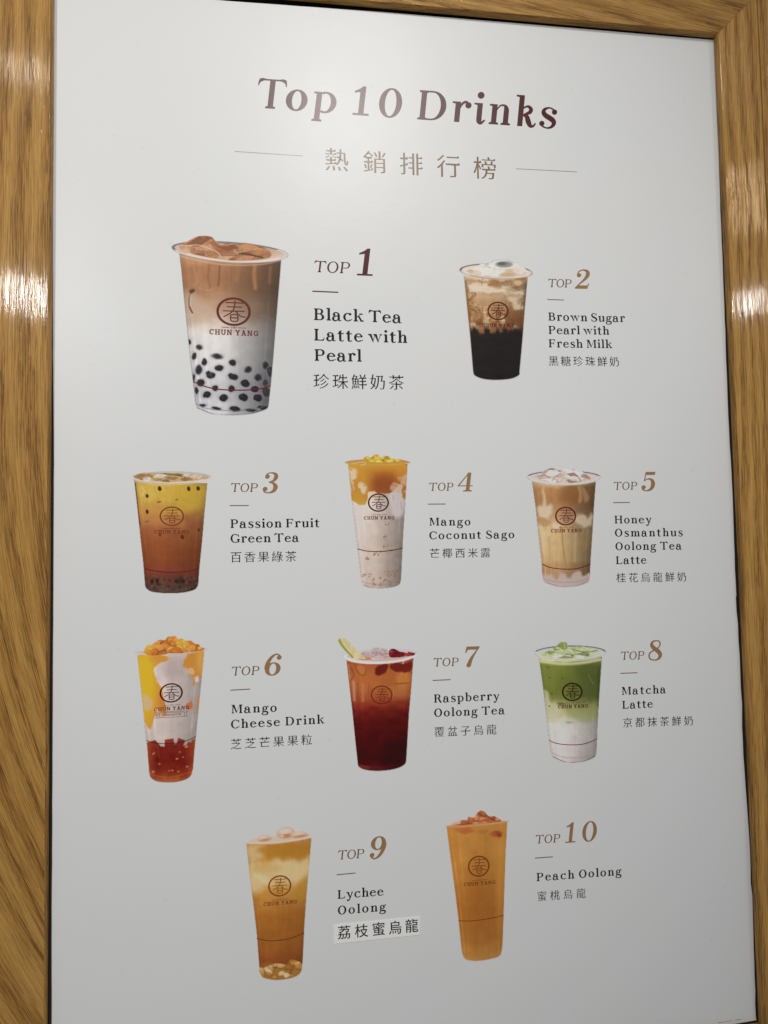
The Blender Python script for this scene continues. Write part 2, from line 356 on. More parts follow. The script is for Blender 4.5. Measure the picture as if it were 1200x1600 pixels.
def lay(runs, p0, p1, up, width, depth, y0=0.0):
    """put type units on the sheet along p0 -> p1 (sheet coords), `up` = height in metres of 700 units"""
    d = (p1 - p0) / np.linalg.norm(p1 - p0); n = np.array([-d[1], d[0]])
    V, Fc = [], []
    sx = np.linalg.norm(p1 - p0) / width; sy = up / 700.0
    for v, f in runs:
        q = p0 + np.outer(v[:, 0] * sx, d) + np.outer((v[:, 1] + y0) * sy, n)
        b = len(V); V += [(a[0], -depth, a[1]) for a in q]; Fc += [[b + i for i in t] for t in f]
    return V, Fc
def write(s, style, a, b, cap, depth):
    """a, b: measured baseline ends in the picture, cap: measured capital height"""
    p0, p1 = sv(*a), sv(*b)
    mx, my = (a[0] + b[0]) / 2, (a[1] + b[1]) / 2
    up = np.linalg.norm(sv(mx, my) - sv(mx, my - cap))
    k = up / 700
    n = len(s) - 1
    _, nat = set_line(s, style)
    sp = (np.linalg.norm(p1 - p0) / k - nat) / n if n else 0
    sp = max(-60, min(260, sp))
    runs, width = set_line(s, style, sp)
    return lay(runs, p0, p1, up, width, depth)
def join(parts):
    V, Fc = [], []
    for v, f in parts:
        b = len(V); V += list(v); Fc += [[b + i for i in t] for t in f]
    return V, Fc
def bar(a, b, th, depth):
    p0, p1 = sv(*a), sv(*b); d = (p1 - p0) / np.linalg.norm(p1 - p0); n = np.array([-d[1], d[0]]) * th / 2
    q = [p0 - n, p1 - n, p1 + n, p0 + n]
    return [(v[0], -depth, v[1]) for v in q], [[0, 1, 2, 3]]

_cjk = {}
def han(ch, style):
    """a Chinese character from Blender's own typeface; 'song' thins level strokes and adds the triangular stroke ends"""
    if (ch, style) in _cjk: return _cjk[(ch, style)]
    cu = bpy.data.curves.new('t', 'FONT'); cu.body = ch; cu.size = 1.0; cu.resolution_u = 4
    ob = bpy.data.objects.new('t', cu); COLL.objects.link(ob)
    dg = bpy.context.evaluated_depsgraph_get(); me = bpy.data.meshes.new_from_object(ob.evaluated_get(dg))
    v = np.array([q.co[:2] for q in me.vertices]) * 1000.0; f = [list(p.vertices) for p in me.polygons]
    bpy.data.objects.remove(ob); bpy.data.curves.remove(cu); bpy.data.meshes.remove(me)
    f = [t if _area(v[t]) > 0 else t[::-1] for t in f]
    # merge doubles
    key = {}; remap = []
    for q in np.round(v, 2):
        remap.append(key.setdefault(tuple(q), len(key)))
    nv = np.zeros((len(key), 2))
    for i, r in enumerate(remap): nv[r] = v[i]
    f = [[remap[i] for i in t] for t in f]; f = [t for t in f if len(set(t)) == len(t)]; v = nv
    lo, hi = v.min(0), v.max(0)
    if True:
        cnt = {}
        for t in f:
            for i in range(len(t)):
                e = (t[i], t[(i + 1) % len(t)]); cnt[e] = cnt.get(e, 0) + 1
        be = [e for e in cnt if (e[1], e[0]) not in cnt]
        nr = np.zeros_like(v); heads = []
        for a, b in be:
            d = v[b] - v[a]; L = np.linalg.norm(d)
            if L < 1e-6: continue
            n = np.array([d[1], -d[0]]) / L
            nr[a] += n; nr[b] += n
            if n[0] > 0.97 and 40 < L < 85: heads.append((a, b))
        L = np.maximum(np.linalg.norm(nr, axis=1), 1e-6)[:, None]
        nr = nr / L
        th = 15 
        v2 = v - nr * (np.array([-4.5, th]) if style == 'song' else np.array([-9.0, -7.0]))
        if style != 'song': heads = []
        V = [tuple(q) for q in v2]; F2 = [list(t) for t in f]
        for a, b in heads:
            t_ = v2[b] if v2[b][1] > v2[a][1] else v2[a]
            k = len(V); V += [(t_[0] + 4, t_[1] + .01), (t_[0] - 22, t_[1] + 46), (t_[0] - 85, t_[1] + .01)]; F2.append([k, k + 1, k + 2])
        v, f = np.hstack([np.array(V), np.zeros((len(V), 1))]), F2
        v[len(v2):, 2] = 0.00001
    _cjk[(ch, style)] = (v, f)
    return v, f
def write_han(s, a, b, size, depth, style='song'):
    """a, b: measured lower-left of the first and lower-right of the last character box, size: box height in the picture"""
    p0, p1 = sv(*a), sv(*b)
    mx, my = (a[0] + b[0]) / 2, (a[1] + b[1]) / 2
    up = np.linalg.norm(sv(mx, my) - sv(mx, my - size)); Ltot = np.linalg.norm(p1 - p0)
    d = (p1 - p0) / Ltot; n = np.array([-d[1], d[0]]); step = (Ltot - up) / max(1, len(s) - 1)
    V, Fc = [], []
    for i, ch in enumerate(s):
        v, f = han(ch, style)
        k = up / 920.0
        q = p0 + np.outer(v[:, 0] * k - 0.04 * up + step * i, d) + np.outer((v[:, 1] + 85) * k, n)
        b0 = len(V); V += [(z[0], -depth - e, z[1]) for z, e in zip(q, v[:, 2])]; Fc += [[b0 + j for j in t] for t in f]
    return V, Fc

# ------------------------------------------------------------------ wall and oak frame
def line_x(p, q, r, s):
    p, q, r, s = map(np.array, (p, q, r, s)); d1, d2 = q - p, s - r
    t = ((r[0] - p[0]) * d2[1] - (r[1] - p[1]) * d2[0]) / (d1[0] * d2[1] - d1[1] * d2[0])
    return p + d1 * t
FD = 0.0080                                   # the frame's front stands 8 mm proud of the menu board
lf = (sv(81.3, 0, FD), sv(70.5, 1600, FD)); tp = (sv(600, 5, FD), sv(1121, 52.5, FD)); rt = (sv(1121.5, 53, FD), sv(1193, 1605, FD))
TLc, TRc, BRc = line_x(*lf, *tp), line_x(*tp, *rt), sv(1193, 1605, FD)
dr = (rt[1] - rt[0]); nb = np.array([dr[1], -dr[0]])
BLc = line_x(*lf, BRc, BRc + nb)
INNER = [BLc, TLc, TRc, BRc]                  # clockwise from lower left; outward is to the left of each side
def offset_quad(u):
    L = []
    for i in range(4):
        a, b = INNER[i], INNER[(i + 1) % 4]; d = (b - a) / np.linalg.norm(b - a); n = np.array([-d[1], d[0]])
        L.append((a + n * u, b + n * u))
    return [line_x(*L[i - 1], *L[i]) for i in range(4)]

def oak(name, seed, K, s0, freq, tone=1.0, slant=0.0, gloss=1.2):
    m, nt, b, N, L = nodes(name)
    at = N('ShaderNodeAttribute'); at.attribute_name = 'grain'
    sp = N('ShaderNodeSeparateXYZ'); L(at.outputs['Vector'], sp.inputs['Vector'])
    def M(op, a, c=None, d=None):
        n = N('ShaderNodeMath'); n.operation = op
        for i, q in enumerate((a, c, d)):
            if q is None: continue
            if isinstance(q, (int, float)): n.inputs[i].default_value = q
            else: L(q, n.inputs[i])
        return n.outputs[0]
    along, across = sp.outputs['X'], sp.outputs['Y']
    # sweep of the annual rings
    s = M('MAXIMUM', M('SUBTRACT', s0, along), 0.0)
    cc = M('ADD', M('SUBTRACT', across, M('MULTIPLY', M('MULTIPLY', s, s), K)), M('MULTIPLY', along, slant))
    def vec(ax, cx, z=0.0):
        c = N('ShaderNodeCombineXYZ'); L(M('MULTIPLY', along, ax), c.inputs[0]); L(M('MULTIPLY', cc, cx), c.inputs[1]); c.inputs[2].default_value = seed + z
        return c.outputs[0]
    def noise(v, sc=1, det=2, rough=.5, dist=0):
        n = N('ShaderNodeTexNoise'); n.inputs['Scale'].default_value = sc; n.inputs['Detail'].default_value = det
        n.inputs['Roughness'].default_value = rough; n.inputs['Distortion'].default_value = dist
        L(v, n.inputs['Vector']); return n.outputs['Fac']
    def ramp(v, *st):
        r = N('ShaderNodeValToRGB'); e = r.color_ramp.elements
        while len(e) < len(st): e.new(0.5)
        for q, (p, c) in zip(e, st): q.position = p; q.color = (*c, 1) if len(c) == 3 else c
        L(v, r.inputs['Fac']); return r.outputs['Color']
    wob = noise(vec(2.6, 14, 3.3), 1, 2)
    edge = noise(vec(45, 700, 5.1), 1, 3)
    ringpos = M('ADD', M('ADD', M('MULTIPLY', cc, freq), M('MULTIPLY', wob, 3.2)), M('MULTIPLY', edge, 0.7))
    fr = M('FRACT', ringpos)
    band = ramp(fr, (0.0, (0, 0, 0)), (0.12, (0.15, 0.15, 0.15)), (0.62, (1, 1, 1)), (0.88, (0.55, 0.55, 0.55)), (1.0, (0, 0, 0)))
    fibre = noise(vec(17, 1250, 1.7), 1, 3, .8)
    pore = noise(vec(34, 1250, 8.2), 1, 3, .65)
    broad = noise(vec(1.6, 24, 4.4), 1, 2)
    f = M('ADD', M('ADD', M('MULTIPLY', band, 0.25), M('MULTIPLY', fibre, 0.95)), M('MULTIPLY', broad, 0.42))
    t = tone
    base = ramp(M('SUBTRACT', f, 0.27), (0.12, (0.205 * t, 0.080 * t, 0.012 * t)), (0.36, (0.35 * t, 0.163 * t, 0.032 * t)), (0.62, (0.535 * t, 0.283 * t, 0.066 * t)), (0.85, (0.67 * t, 0.385 * t, 0.108 * t)))
    pm = ramp(pore, (0.44, (1, 1, 1)), (0.49, (0, 0, 0)))
    dens = M('SUBTRACT', 1.0, M('MULTIPLY', band, 0.72))
    pmk = M('MULTIPLY', pm, dens)
    mix = N('ShaderNodeMix'); mix.data_type = 'RGBA'; mix.blend_type = 'MIX'
    L(M('MULTIPLY', pmk, 0.72), mix.inputs['Factor']); L(base, mix.inputs['A']); mix.inputs['B'].default_value = (0.10 * t, 0.045 * t, 0.012 * t, 1)
    L(mix.outputs['Result'], b.inputs['Base Color'])
    hgt = M('SUBTRACT', M('ADD', M('MULTIPLY', fibre, 0.35), M('MULTIPLY', band, 0.5)), M('MULTIPLY', pmk, 1.0))
    bp = N('ShaderNodeBump'); bp.inputs['Strength'].default_value = 0.45; bp.inputs['Distance'].default_value = 0.0004
    L(hgt, bp.inputs['Height'])
    b2 = N('ShaderNodeBump'); b2.inputs['Strength'].default_value = 0.30; b2.inputs['Distance'].default_value = 0.004
    L(noise(vec(12, 130, 2.2), 1, 3), b2.inputs['Height']); L(bp.outputs['Normal'], b2.inputs['Normal'])
    L(b2.outputs['Normal'], b.inputs['Normal'])
    c1 = N('ShaderNodeBump'); c1.inputs['Strength'].default_value = 0.5; c1.inputs['Distance'].default_value = 0.00018
    L(M('SUBTRACT', M('MULTIPLY', fibre, 0.25), M('MULTIPLY', pmk, 1.0)), c1.inputs['Height'])
    c2 = N('ShaderNodeBump'); c2.inputs['Strength'].default_value = 0.3; c2.inputs['Distance'].default_value = 0.0010
    L(noise(vec(9, 90, 6.2), 1, 2), c2.inputs['Height']); L(c1.outputs['Normal'], c2.inputs['Normal']); L(c2.outputs['Normal'], b.inputs['Coat Normal'])
    b.inputs['Roughness'].default_value = 0.5; b.inputs['Specular IOR Level'].default_value = .2
    L(M('ADD', 0.10, M('MULTIPLY', M('MULTIPLY', M('SUBTRACT', 1.0, M('MULTIPLY', pmk, 1.0)), M('POWER', M('ADD', M('MULTIPLY', noise(vec(16, 260, 4.9), 1, 3, .7), 0.9), 0.1), 2.0)), gloss)), b.inputs['Coat Weight']); b.inputs['Coat Roughness'].default_value = 0.07
    return m

LIP = [(0.0070, -0.009), (0.0070, 0.0012), (0.0, 0.0012), (0.0, 0.0060), (0.0013, 0.00785)]
PROFILE = [(0.0013, 0.00785), (0.0018, 0.0080), (0.0420, 0.0082), (0.0432, 0.0076), (0.0434, 0.0040)]
OUTER = [(0.0440, 0.0040), (0.0442, 0.0078), (0.0453, 0.0086), (0.0900, 0.0086), (0.0905, -0.009)]
def rail(name, k, profile, mat, parent, trim=0.00012):
    V, Fc, G = [], [], []
    a0, b0 = INNER[k], INNER[(k + 1) % 4]; d = (b0 - a0) / np.linalg.norm(b0 - a0); n = np.array([-d[1], d[0]])
    for u, dep in profile:
        q = offset_quad(u); p0, p1 = q[k] + d * trim, q[(k + 1) % 4] - d * trim
        for p in (p0, p1):
            V.append((p[0], -dep, p[1])); G.append(((p - a0) @ d, (p - a0) @ n + dep * .6, 0.0))
    for i in range(len(profile) - 1):
        Fc.append((2 * i, 2 * i + 1, 2 * i + 3, 2 * i + 2))
    for e in (0, 1):                                   # closed ends
        Fc.append([2 * i + e for i in range(len(profile))][:: 1 if e else -1])
    me = mesh(name, V, Fc)
    at = me.attributes.new('grain', 'FLOAT_VECTOR', 'POINT'); at.data.foreach_set('vector', np.array(G, 'f').ravel())
    return link(name, me, mat, parent)

wallm, nt, b, N, L = nodes('dark_backing'); b.inputs['Base Color'].default_value = (0.05, 0.04, 0.035, 1); b.inputs['Roughness'].default_value = .8
tn = N('ShaderNodeTexNoise'); tn.inputs['Scale'].default_value = 40; tc = N('ShaderNodeTexCoord'); L(tc.outputs['Object'], tn.inputs['Vector'])
bp = N('ShaderNodeBump'); bp.inputs['Strength'].default_value = .2; bp.inputs['Distance'].default_value = .002; L(tn.outputs['Fac'], bp.inputs['Height']); L(bp.outputs['Normal'], b.inputs['Normal'])
link('wall', mesh('wall', [(-1.2, 0.0095, -1.3), (1.2, 0.0095, -1.3), (1.2, 0.0095, 1.2), (-1.2, 0.0095, 1.2)], [(0, 1, 2, 3)]), wallm, kind='structure')

frame = thing('wooden_frame', 'varnished brown oak frame with mitred corners around the white menu board', 'frame', (0, 0, float(BLc[1])))
def child_fix(o, par):                                 # keep world position while parented to a moved Empty
    o.matrix_parent_inverse = Matrix.Translation(par.location).inverted()
leftH = np.linalg.norm(TLc - BLc)
mats = [oak('oak_left', 1.0, -0.62, leftH * 0.60, 52, .87, 0.0, 0.34), oak('oak_top', 7.0, 0.0, 9, 60, .84, 0.16),
        oak('oak_right', 13.0, 0.0, 9, 85, 1.0, 0.012, 1.2), oak('oak_bottom', 21.0, 0.0, 9, 60, .9, 0.1)]
for k in range(4):
    child_fix(rail('rail', k, PROFILE, mats[k], frame), frame)
lipm = oak('oak_lip', 31.0, 0.0, 9, 60, .80, 0.0, .3)
for k in range(4):
    child_fix(rail('inner_lip', k, LIP, lipm, frame), frame)
for k in range(4):
    child_fix(rail('outer_moulding', k, OUTER, mats[k], frame), frame)

# ------------------------------------------------------------------ the menu board
board = thing('menu_board', 'white printed menu board headed Top 10 Drinks, set inside the oak frame', 'menu board')
def poly_pts(pts, wob, seed, step=0.012):
    rnd = random.Random(seed); out = []
    P = [sv(*p) for p in pts]
    for a, b_ in zip(P[:-1], P[1:]):
        n = max(1, int(np.linalg.norm(b_ - a) / step)); d = (b_ - a); nn = np.array([-d[1], d[0]]) / np.linalg.norm(d)
        for i in range(n): out.append(a + d * i / n + nn * (rnd.gauss(0, wob) if i else 0))
    return out
left_e = [(78.5, 1778), (80.5, 1600), (80.5, 1420), (81.5, 1300), (82.3, 1066), (83.2, 900), (84, 700), (83.6, 660), (83, 600), (82, 400), (81.4, 180), (82.6, 0), (83, -26)]
top_e = [(83, -26), (355, 1), (600, 18.5), (850, 39.5), (1117, 62)]
right_e = [(1117.0, 62), (1120.4, 170), (1123.9, 250), (1125.9, 330), (1129.9, 420), (1133.9, 520), (1138.3, 650), (1143.4, 740), (1145.9, 800), (1146.7, 824), (1150.9, 931), (1150.2, 932.5), (1153.4, 975), (1157.1, 1050), (1159.9, 1100), (1159.9, 1135), (1161.9, 1180), (1166.9, 1250), (1172.4, 1330), (1173.5, 1380), (1176.1, 1400), (1181.5, 1590), (1182.4, 1594)]
bot_e = [(1182.4, 1594.6), (1150, 1600.2), (600, 1690), (78.5, 1778)]
out = poly_pts(left_e, .00007, 1) + poly_pts(top_e, .00004, 2) + poly_pts(right_e, .00018, 3) + poly_pts(bot_e, .00006, 4)
out = np.array(out); n = len(out)
ctr = out.mean(0)
pr, nx = np.roll(out, 1, 0), np.roll(out, -1, 0); tn_ = nx - pr; nrm = np.stack([-tn_[:, 1], tn_[:, 0]], 1); nrm /= np.linalg.norm(nrm, axis=1)[:, None]
if ((out - ctr) * nrm).sum() < 0: nrm = -nrm
inn = out - nrm * 0.0005
V = [(p[0], 0, p[1]) for p in inn] + [(p[0], 0.0003, p[1]) for p in out] + [(p[0], 0.0045, p[1]) for p in out - nrm * .0003]
Fc = [list(range(n))] + [(i, (i + 1) % n, n + (i + 1) % n, n + i) for i in range(n)] + [(n + i, n + (i + 1) % n, 2 * n + (i + 1) % n, 2 * n + i) for i in range(n)]
pm, nt, b, N, L = nodes('satin_board')
b.inputs['Base Color'].default_value = (*PAPER, 1)
tc, n1, n2 = paper_surface(nt, N, L, b, .34, .22)
mixn = N('ShaderNodeMix'); mixn.data_type = 'RGBA'; mixn.inputs['A'].default_value = (0.775, 0.795, 0.80, 1); mixn.inputs['B'].default_value = (0.80, 0.797, 0.79, 1)
L(n2.outputs['Fac'], mixn.inputs['Factor'])
# a few faint scuffs and specks
n3 = N('ShaderNodeTexNoise'); n3.inputs['Scale'].default_value = 130; n3.inputs['Detail'].default_value = 2; L(tc.outputs['Object'], n3.inputs['Vector'])
rp = N('ShaderNodeValToRGB'); rp.color_ramp.elements[0].position = .69; rp.color_ramp.elements[0].color = (0, 0, 0, 1); rp.color_ramp.elements[1].position = .76; rp.color_ramp.elements[1].color = (.12, .12, .12, 1)
L(n3.outputs['Fac'], rp.inputs['Fac'])
mx2 = N('ShaderNodeMix'); mx2.data_type = 'RGBA'; L(rp.outputs['Color'], mx2.inputs['Factor']); L(mixn.outputs['Result'], mx2.inputs['A']); mx2.inputs['B'].default_value = (.45, .42, .38, 1)
L(mx2.outputs['Result'], b.inputs['Base Color'])
me = mesh('board_panel', V, Fc)
link('board_panel', me, pm, board)

LAYER = 0.00006
def printed(name, vf, mat, parent=board, label=None):
    return link(name, mesh(name, *vf), mat, parent, label=label)
W0 = (206, 206, 203)
MAROON = ink_mat(ink((68, 25, 22), W0), .34, .31)
MAROON2 = ink_mat(ink((76, 34, 36), W0), .14, .34)
BROWN = ink_mat(ink((140, 109, 76), W0), .25, .33)
TOPBR = ink_mat(ink((104, 74, 54), W0), .2, .33)
RULE = ink_mat(ink((105, 80, 72), W0))
FINE = ink_mat(ink((138, 128, 120), W0))
HANBR = ink_mat(ink((112, 90, 64), W0), .35, .32)
BLACK = ink_mat((0.012, 0.012, 0.013), .18, .33)

printed('heading', join([write('T', 'head', (398.5, 168.1), (445, 171.2), 46, LAYER), write('op', 'head', (443.5, 171.3), (524, 177.4), 46, LAYER), write('10', 'head', (549, 179.2), (627, 184.8), 45.5, LAYER),
                         write('Drinks', 'head', (649, 186.3), (868.5, 200.8), 45.5, LAYER)]), MAROON, label='large dark maroon italic heading reading Top 10 Drinks')
HX = [(508, 266.5), (568, 270), (625, 273.2), (683.5, 276.5), (740.5, 279.5)]
hv = [write_han(c, (x, y), (x + 35, y + 1.9), 35, LAYER) for c, (x, y) in zip('熱銷排行榜', HX)]
printed('subheading', join(hv), HANBR, label='brown Chinese subheading reading 熱銷排行榜')
printed('rule_line', bar((366.5, 236.6), (473, 243.6), .0006, LAYER), FINE)
printed('rule_line', bar((806, 263.6), (901.5, 268.6), .0006, LAYER), FINE)

# rank: (TOP baseline start, end, cap), figures (start, end, cap), dash (a, b), names [(text, start, end, cap)], han (text, start, end, size)
ENTRIES = [
 ('1', ((489.5, 425), (546.5, 427.5), 17.6), ((556, 430.2), (582, 431.2), 42.6), ((488, 455), (528.6, 456.8)),
  [('Black Tea', (489.5, 500), (628, 504.9), 18.2), ('Latte with', (490, 532), (636.3, 536), 18.2), ('Pearl', (490.7, 563.7), (565, 565.2), 18.2)],
  ('珍珠鮮奶茶', (490, 607.5), (631, 609.5), 23.5)),
 ('2', ((855.8, 448.6), (893, 449.3), 12.6), ((897, 451), (920.5, 451.4), 29.4), ((855.2, 468), (881.2, 468.8)),
  [('Brown Sugar', (856.5, 500.9), (976.8, 503.3), 12.6), ('Pearl with', (856.8, 521.8), (952, 523), 12.6), ('Fresh Milk', (857, 542.8), (957, 544), 12.6)],
  ('黑糖珍珠鮮奶', (857.5, 571.8), (967.5, 573), 15.6)),
 ('3', ((359.5, 768.6), (402.5, 768.6), 13.4), ((407.8, 770.2), (434.2, 770.2), 31.5), ((358.8, 790), (388.8, 789.9)),
  [('Passion Fruit', (359.5, 825), (499.5, 823.6), 13.4), ('Green Tea', (359.8, 848), (467.5, 846.6), 13.4)],
  ('百香果綠茶', (360, 879.2), (463, 877.6), 17)),
 ('4', ((669.5, 767), (708.3, 766.7), 12.4), ((713.5, 768), (738, 767.8), 29.6), ((668.9, 787.7), (696.4, 787.5)),
  [('Mango', (670.3, 821.3), (735.5, 821), 12.3), ('Coconut Sago', (670.5, 842.8), (804, 840.9), 12.3)],
  ('芒椰西米露', (671.5, 872.5), (766, 871.2), 15.4)),
 ('5', ((958.3, 765.5), (995.5, 765), 12.2), ((1000.3, 767), (1023, 766.8), 29.6), ((958, 785.4), (984, 785.1)),
  [('Honey', (959.8, 818), (1018.2, 817.5), 12.2), ('Osmanthus', (960.5, 838.5), (1067, 837.8), 12.2), ('Oolong Tea', (961.3, 859.7), (1065.5, 858.6), 12.2), ('Latte', (962, 881.5), (1010.3, 880.7), 12.2)],
  ('桂花烏龍鮮奶', (963.3, 910.4), (1072.5, 908.8), 15.2)),
 ('6', ((360.8, 1055.7), (404.8, 1054.2), 13.6), ((411, 1056.3), (438.3, 1054.8), 33), ((360, 1078.4), (390.8, 1076.7)),
  [('Mango', (360.8, 1114.8), (432.8, 1112), 13.4), ('Cheese Drink', (360.5, 1138.5), (507, 1130.3), 13.4)],
  ('芝芝芒果果粒', (360.5, 1171.5), (487.5, 1163.6), 16.8)),
 ('7', ((676.3, 1041.5), (716.2, 1040.3), 12.8), ((723, 1042), (746, 1041.2), 31.4), ((676, 1063.2), (704, 1061.9)),
  [('Raspberry', (677.6, 1098), (780.5, 1093.5), 12.8), ('Oolong Tea', (678, 1120.2), (789, 1115.7), 12.8)],
  ('覆盆子烏龍', (678.8, 1151.8), (775.5, 1147.4), 15.8)),
 ('8', ((969.3, 1031.2), (1006.5, 1030), 12.6), ((1011.8, 1032), (1034, 1031), 30.6), ((969.2, 1052.1), (996, 1051.1)),
  [('Matcha', (971, 1085.8), (1040.8, 1083), 12.3), ('Latte', (972, 1107.6), (1020.3, 1105.5), 12.3)],
  ('京都抹茶鮮奶', (973.5, 1137), (1083, 1133.6), 15.4)),
 ('9', ((527, 1343.4), (568.8, 1340.3), 14), ((575.8, 1342.3), (602, 1340.5), 34.4), ((526, 1366.9), (555.7, 1364)),
  [('Lychee', (527, 1404.6), (599.5, 1399), 13.6), ('Oolong', (527.5, 1429.3), (603, 1423), 13.6)], None),
 ('10', ((836, 1318.2), (875, 1316), 13), ((882, 1317.2), (931.8, 1314), 31.4), ((836, 1340.8), (863.8, 1338.7)),
  [('Peach Oolong', (838, 1377), (971, 1367.2), 12.8)],
  ('蜜桃烏龍', (839.5, 1408.4), (915, 1403), 15.4)),
]
for num, top, fig, dash, names, hz in ENTRIES:
    first = num == '1'
    a, b_, cap = top
    printed('rank_word', write('TOP', 'rank', a, b_, cap, LAYER), MAROON2 if first else TOPBR, label='small italic capitals reading TOP, beside the figure ' + num)
    a, b_, cap = fig
    printed('rank_number', write(num, 'fig', a, b_, cap, LAYER), MAROON2 if first else BROWN, label='large %s italic figure %s' % ('maroon' if first else 'brown', num))
    printed('rule_line', bar(*dash, .0011 if first else .0008, LAYER), MAROON2 if first else RULE)
    for t, a, b_, cap in names:
        printed('name_line', write(t, 'text', a, b_, cap, LAYER), BLACK, label='black serif lettering reading ' + t)
    if hz:
        t, a, b_, cap = hz
        printed('chinese_name', write_han(t, a, b_, cap, LAYER), BLACK, label='black Chinese lettering reading ' + t)

# pasted-on correction strip below Lychee Oolong
q = [sv(521.3, 1474.6), sv(655.8, 1460.3), sv(656.4, 1431.9), sv(520.8, 1445.4)]
SD = 0.0005
V = [(p[0], -SD, p[1]) for p in q] + [(p[0], -0.00002, p[1]) for p in q]
stm, nt, b, N, L = nodes('white_sticker'); paper_surface(nt, N, L, b, .5, .3); b.inputs['Base Color'].default_value = (.93, .93, .91, 1)
st = link('sticker', mesh('sticker', V, [(0, 1, 2, 3), (1, 0, 4, 5), (2, 1, 5, 6), (3, 2, 6, 7), (0, 3, 7, 4)]), stm, board, label='white paper strip pasted under Lychee Oolong, reading 荔枝蜜烏龍')
HS = [(528, 1467.5), (555, 1465), (581.8, 1462.3), (607.8, 1460), (633.5, 1457.3)]
printed('sticker_lettering', join([write_han(c, (x, y), (x + 19, y - 1.9), 20.5, SD + LAYER, 'plain') for c, (x, y) in zip('荔枝蜜烏龍', HS)]), BLACK, st)
# the printer's line in the lower right corner: too small to read, a row of tiny marks
rnd = random.Random(5); marks = []; x = 1122.0
while x < 1157:
    wd = rnd.uniform(.8, 1.8); y = 1598.3 - (x - 1122) * .165
    if not 1144 < x < 1147: marks.append(bar((x, y), (x + wd, y - wd * .165), rnd.uniform(.0004, .0009), LAYER))
    x += wd + .5
printed('fine_print', join(marks), FINE)

# ------------------------------------------------------------------ the ten printed drink pictures
def _h(ix, iy, seed):
    n = (ix.astype(np.int64) * 374761393 + iy.astype(np.int64) * 668265263 + seed * 1442695041) & 0xffffffff
    n = ((n ^ (n >> 13)) * 1274126177) & 0xffffffff
    return ((n ^ (n >> 16)) & 0xffff) / 65535.0
def vn(x, y, seed):
    ix, iy = np.floor(x), np.floor(y); fx, fy = x - ix, y - iy
    fx, fy = fx * fx * (3 - 2 * fx), fy * fy * (3 - 2 * fy)
    a, b = _h(ix, iy, seed), _h(ix + 1, iy, seed); c, d = _h(ix, iy + 1, seed), _h(ix + 1, iy + 1, seed)
    return (a * (1 - fx) + b * fx) * (1 - fy) + (c * (1 - fx) + d * fx) * fy
def smooth_closed(P, n=5):
    P = np.array(P, float); out = []
    for k in range(len(P)):
        p0, p1, p2, p3 = P[k - 1], P[k], P[(k + 1) % len(P)], P[(k + 2) % len(P)]
        for t in np.linspace(0, 1, n, endpoint=False):
            out.append(0.5 * ((2 * p1) + (p2 - p0) * t + (2 * p0 - 5 * p1 + 4 * p2 - p3) * t * t + (3 * p1 - p0 - 3 * p2 + p3) * t ** 3))
    return np.array(out)
def smooth_open(P, n=6):
    P = np.array(P, float)
    if len(P) < 3: return P
    E = np.vstack([2 * P[0] - P[1], P, 2 * P[-1] - P[-2]]); out = []
    for k in range(1, len(E) - 2):
        p0, p1, p2, p3 = E[k - 1], E[k], E[k + 1], E[k + 2]
        for t in np.linspace(0, 1, n, endpoint=False):
            out.append(0.5 * ((2 * p1) + (p2 - p0) * t + (2 * p0 - 5 * p1 + 4 * p2 - p3) * t * t + (3 * p1 - p0 - 3 * p2 + p3) * t ** 3))
    return np.vstack([out, P[-1:]])

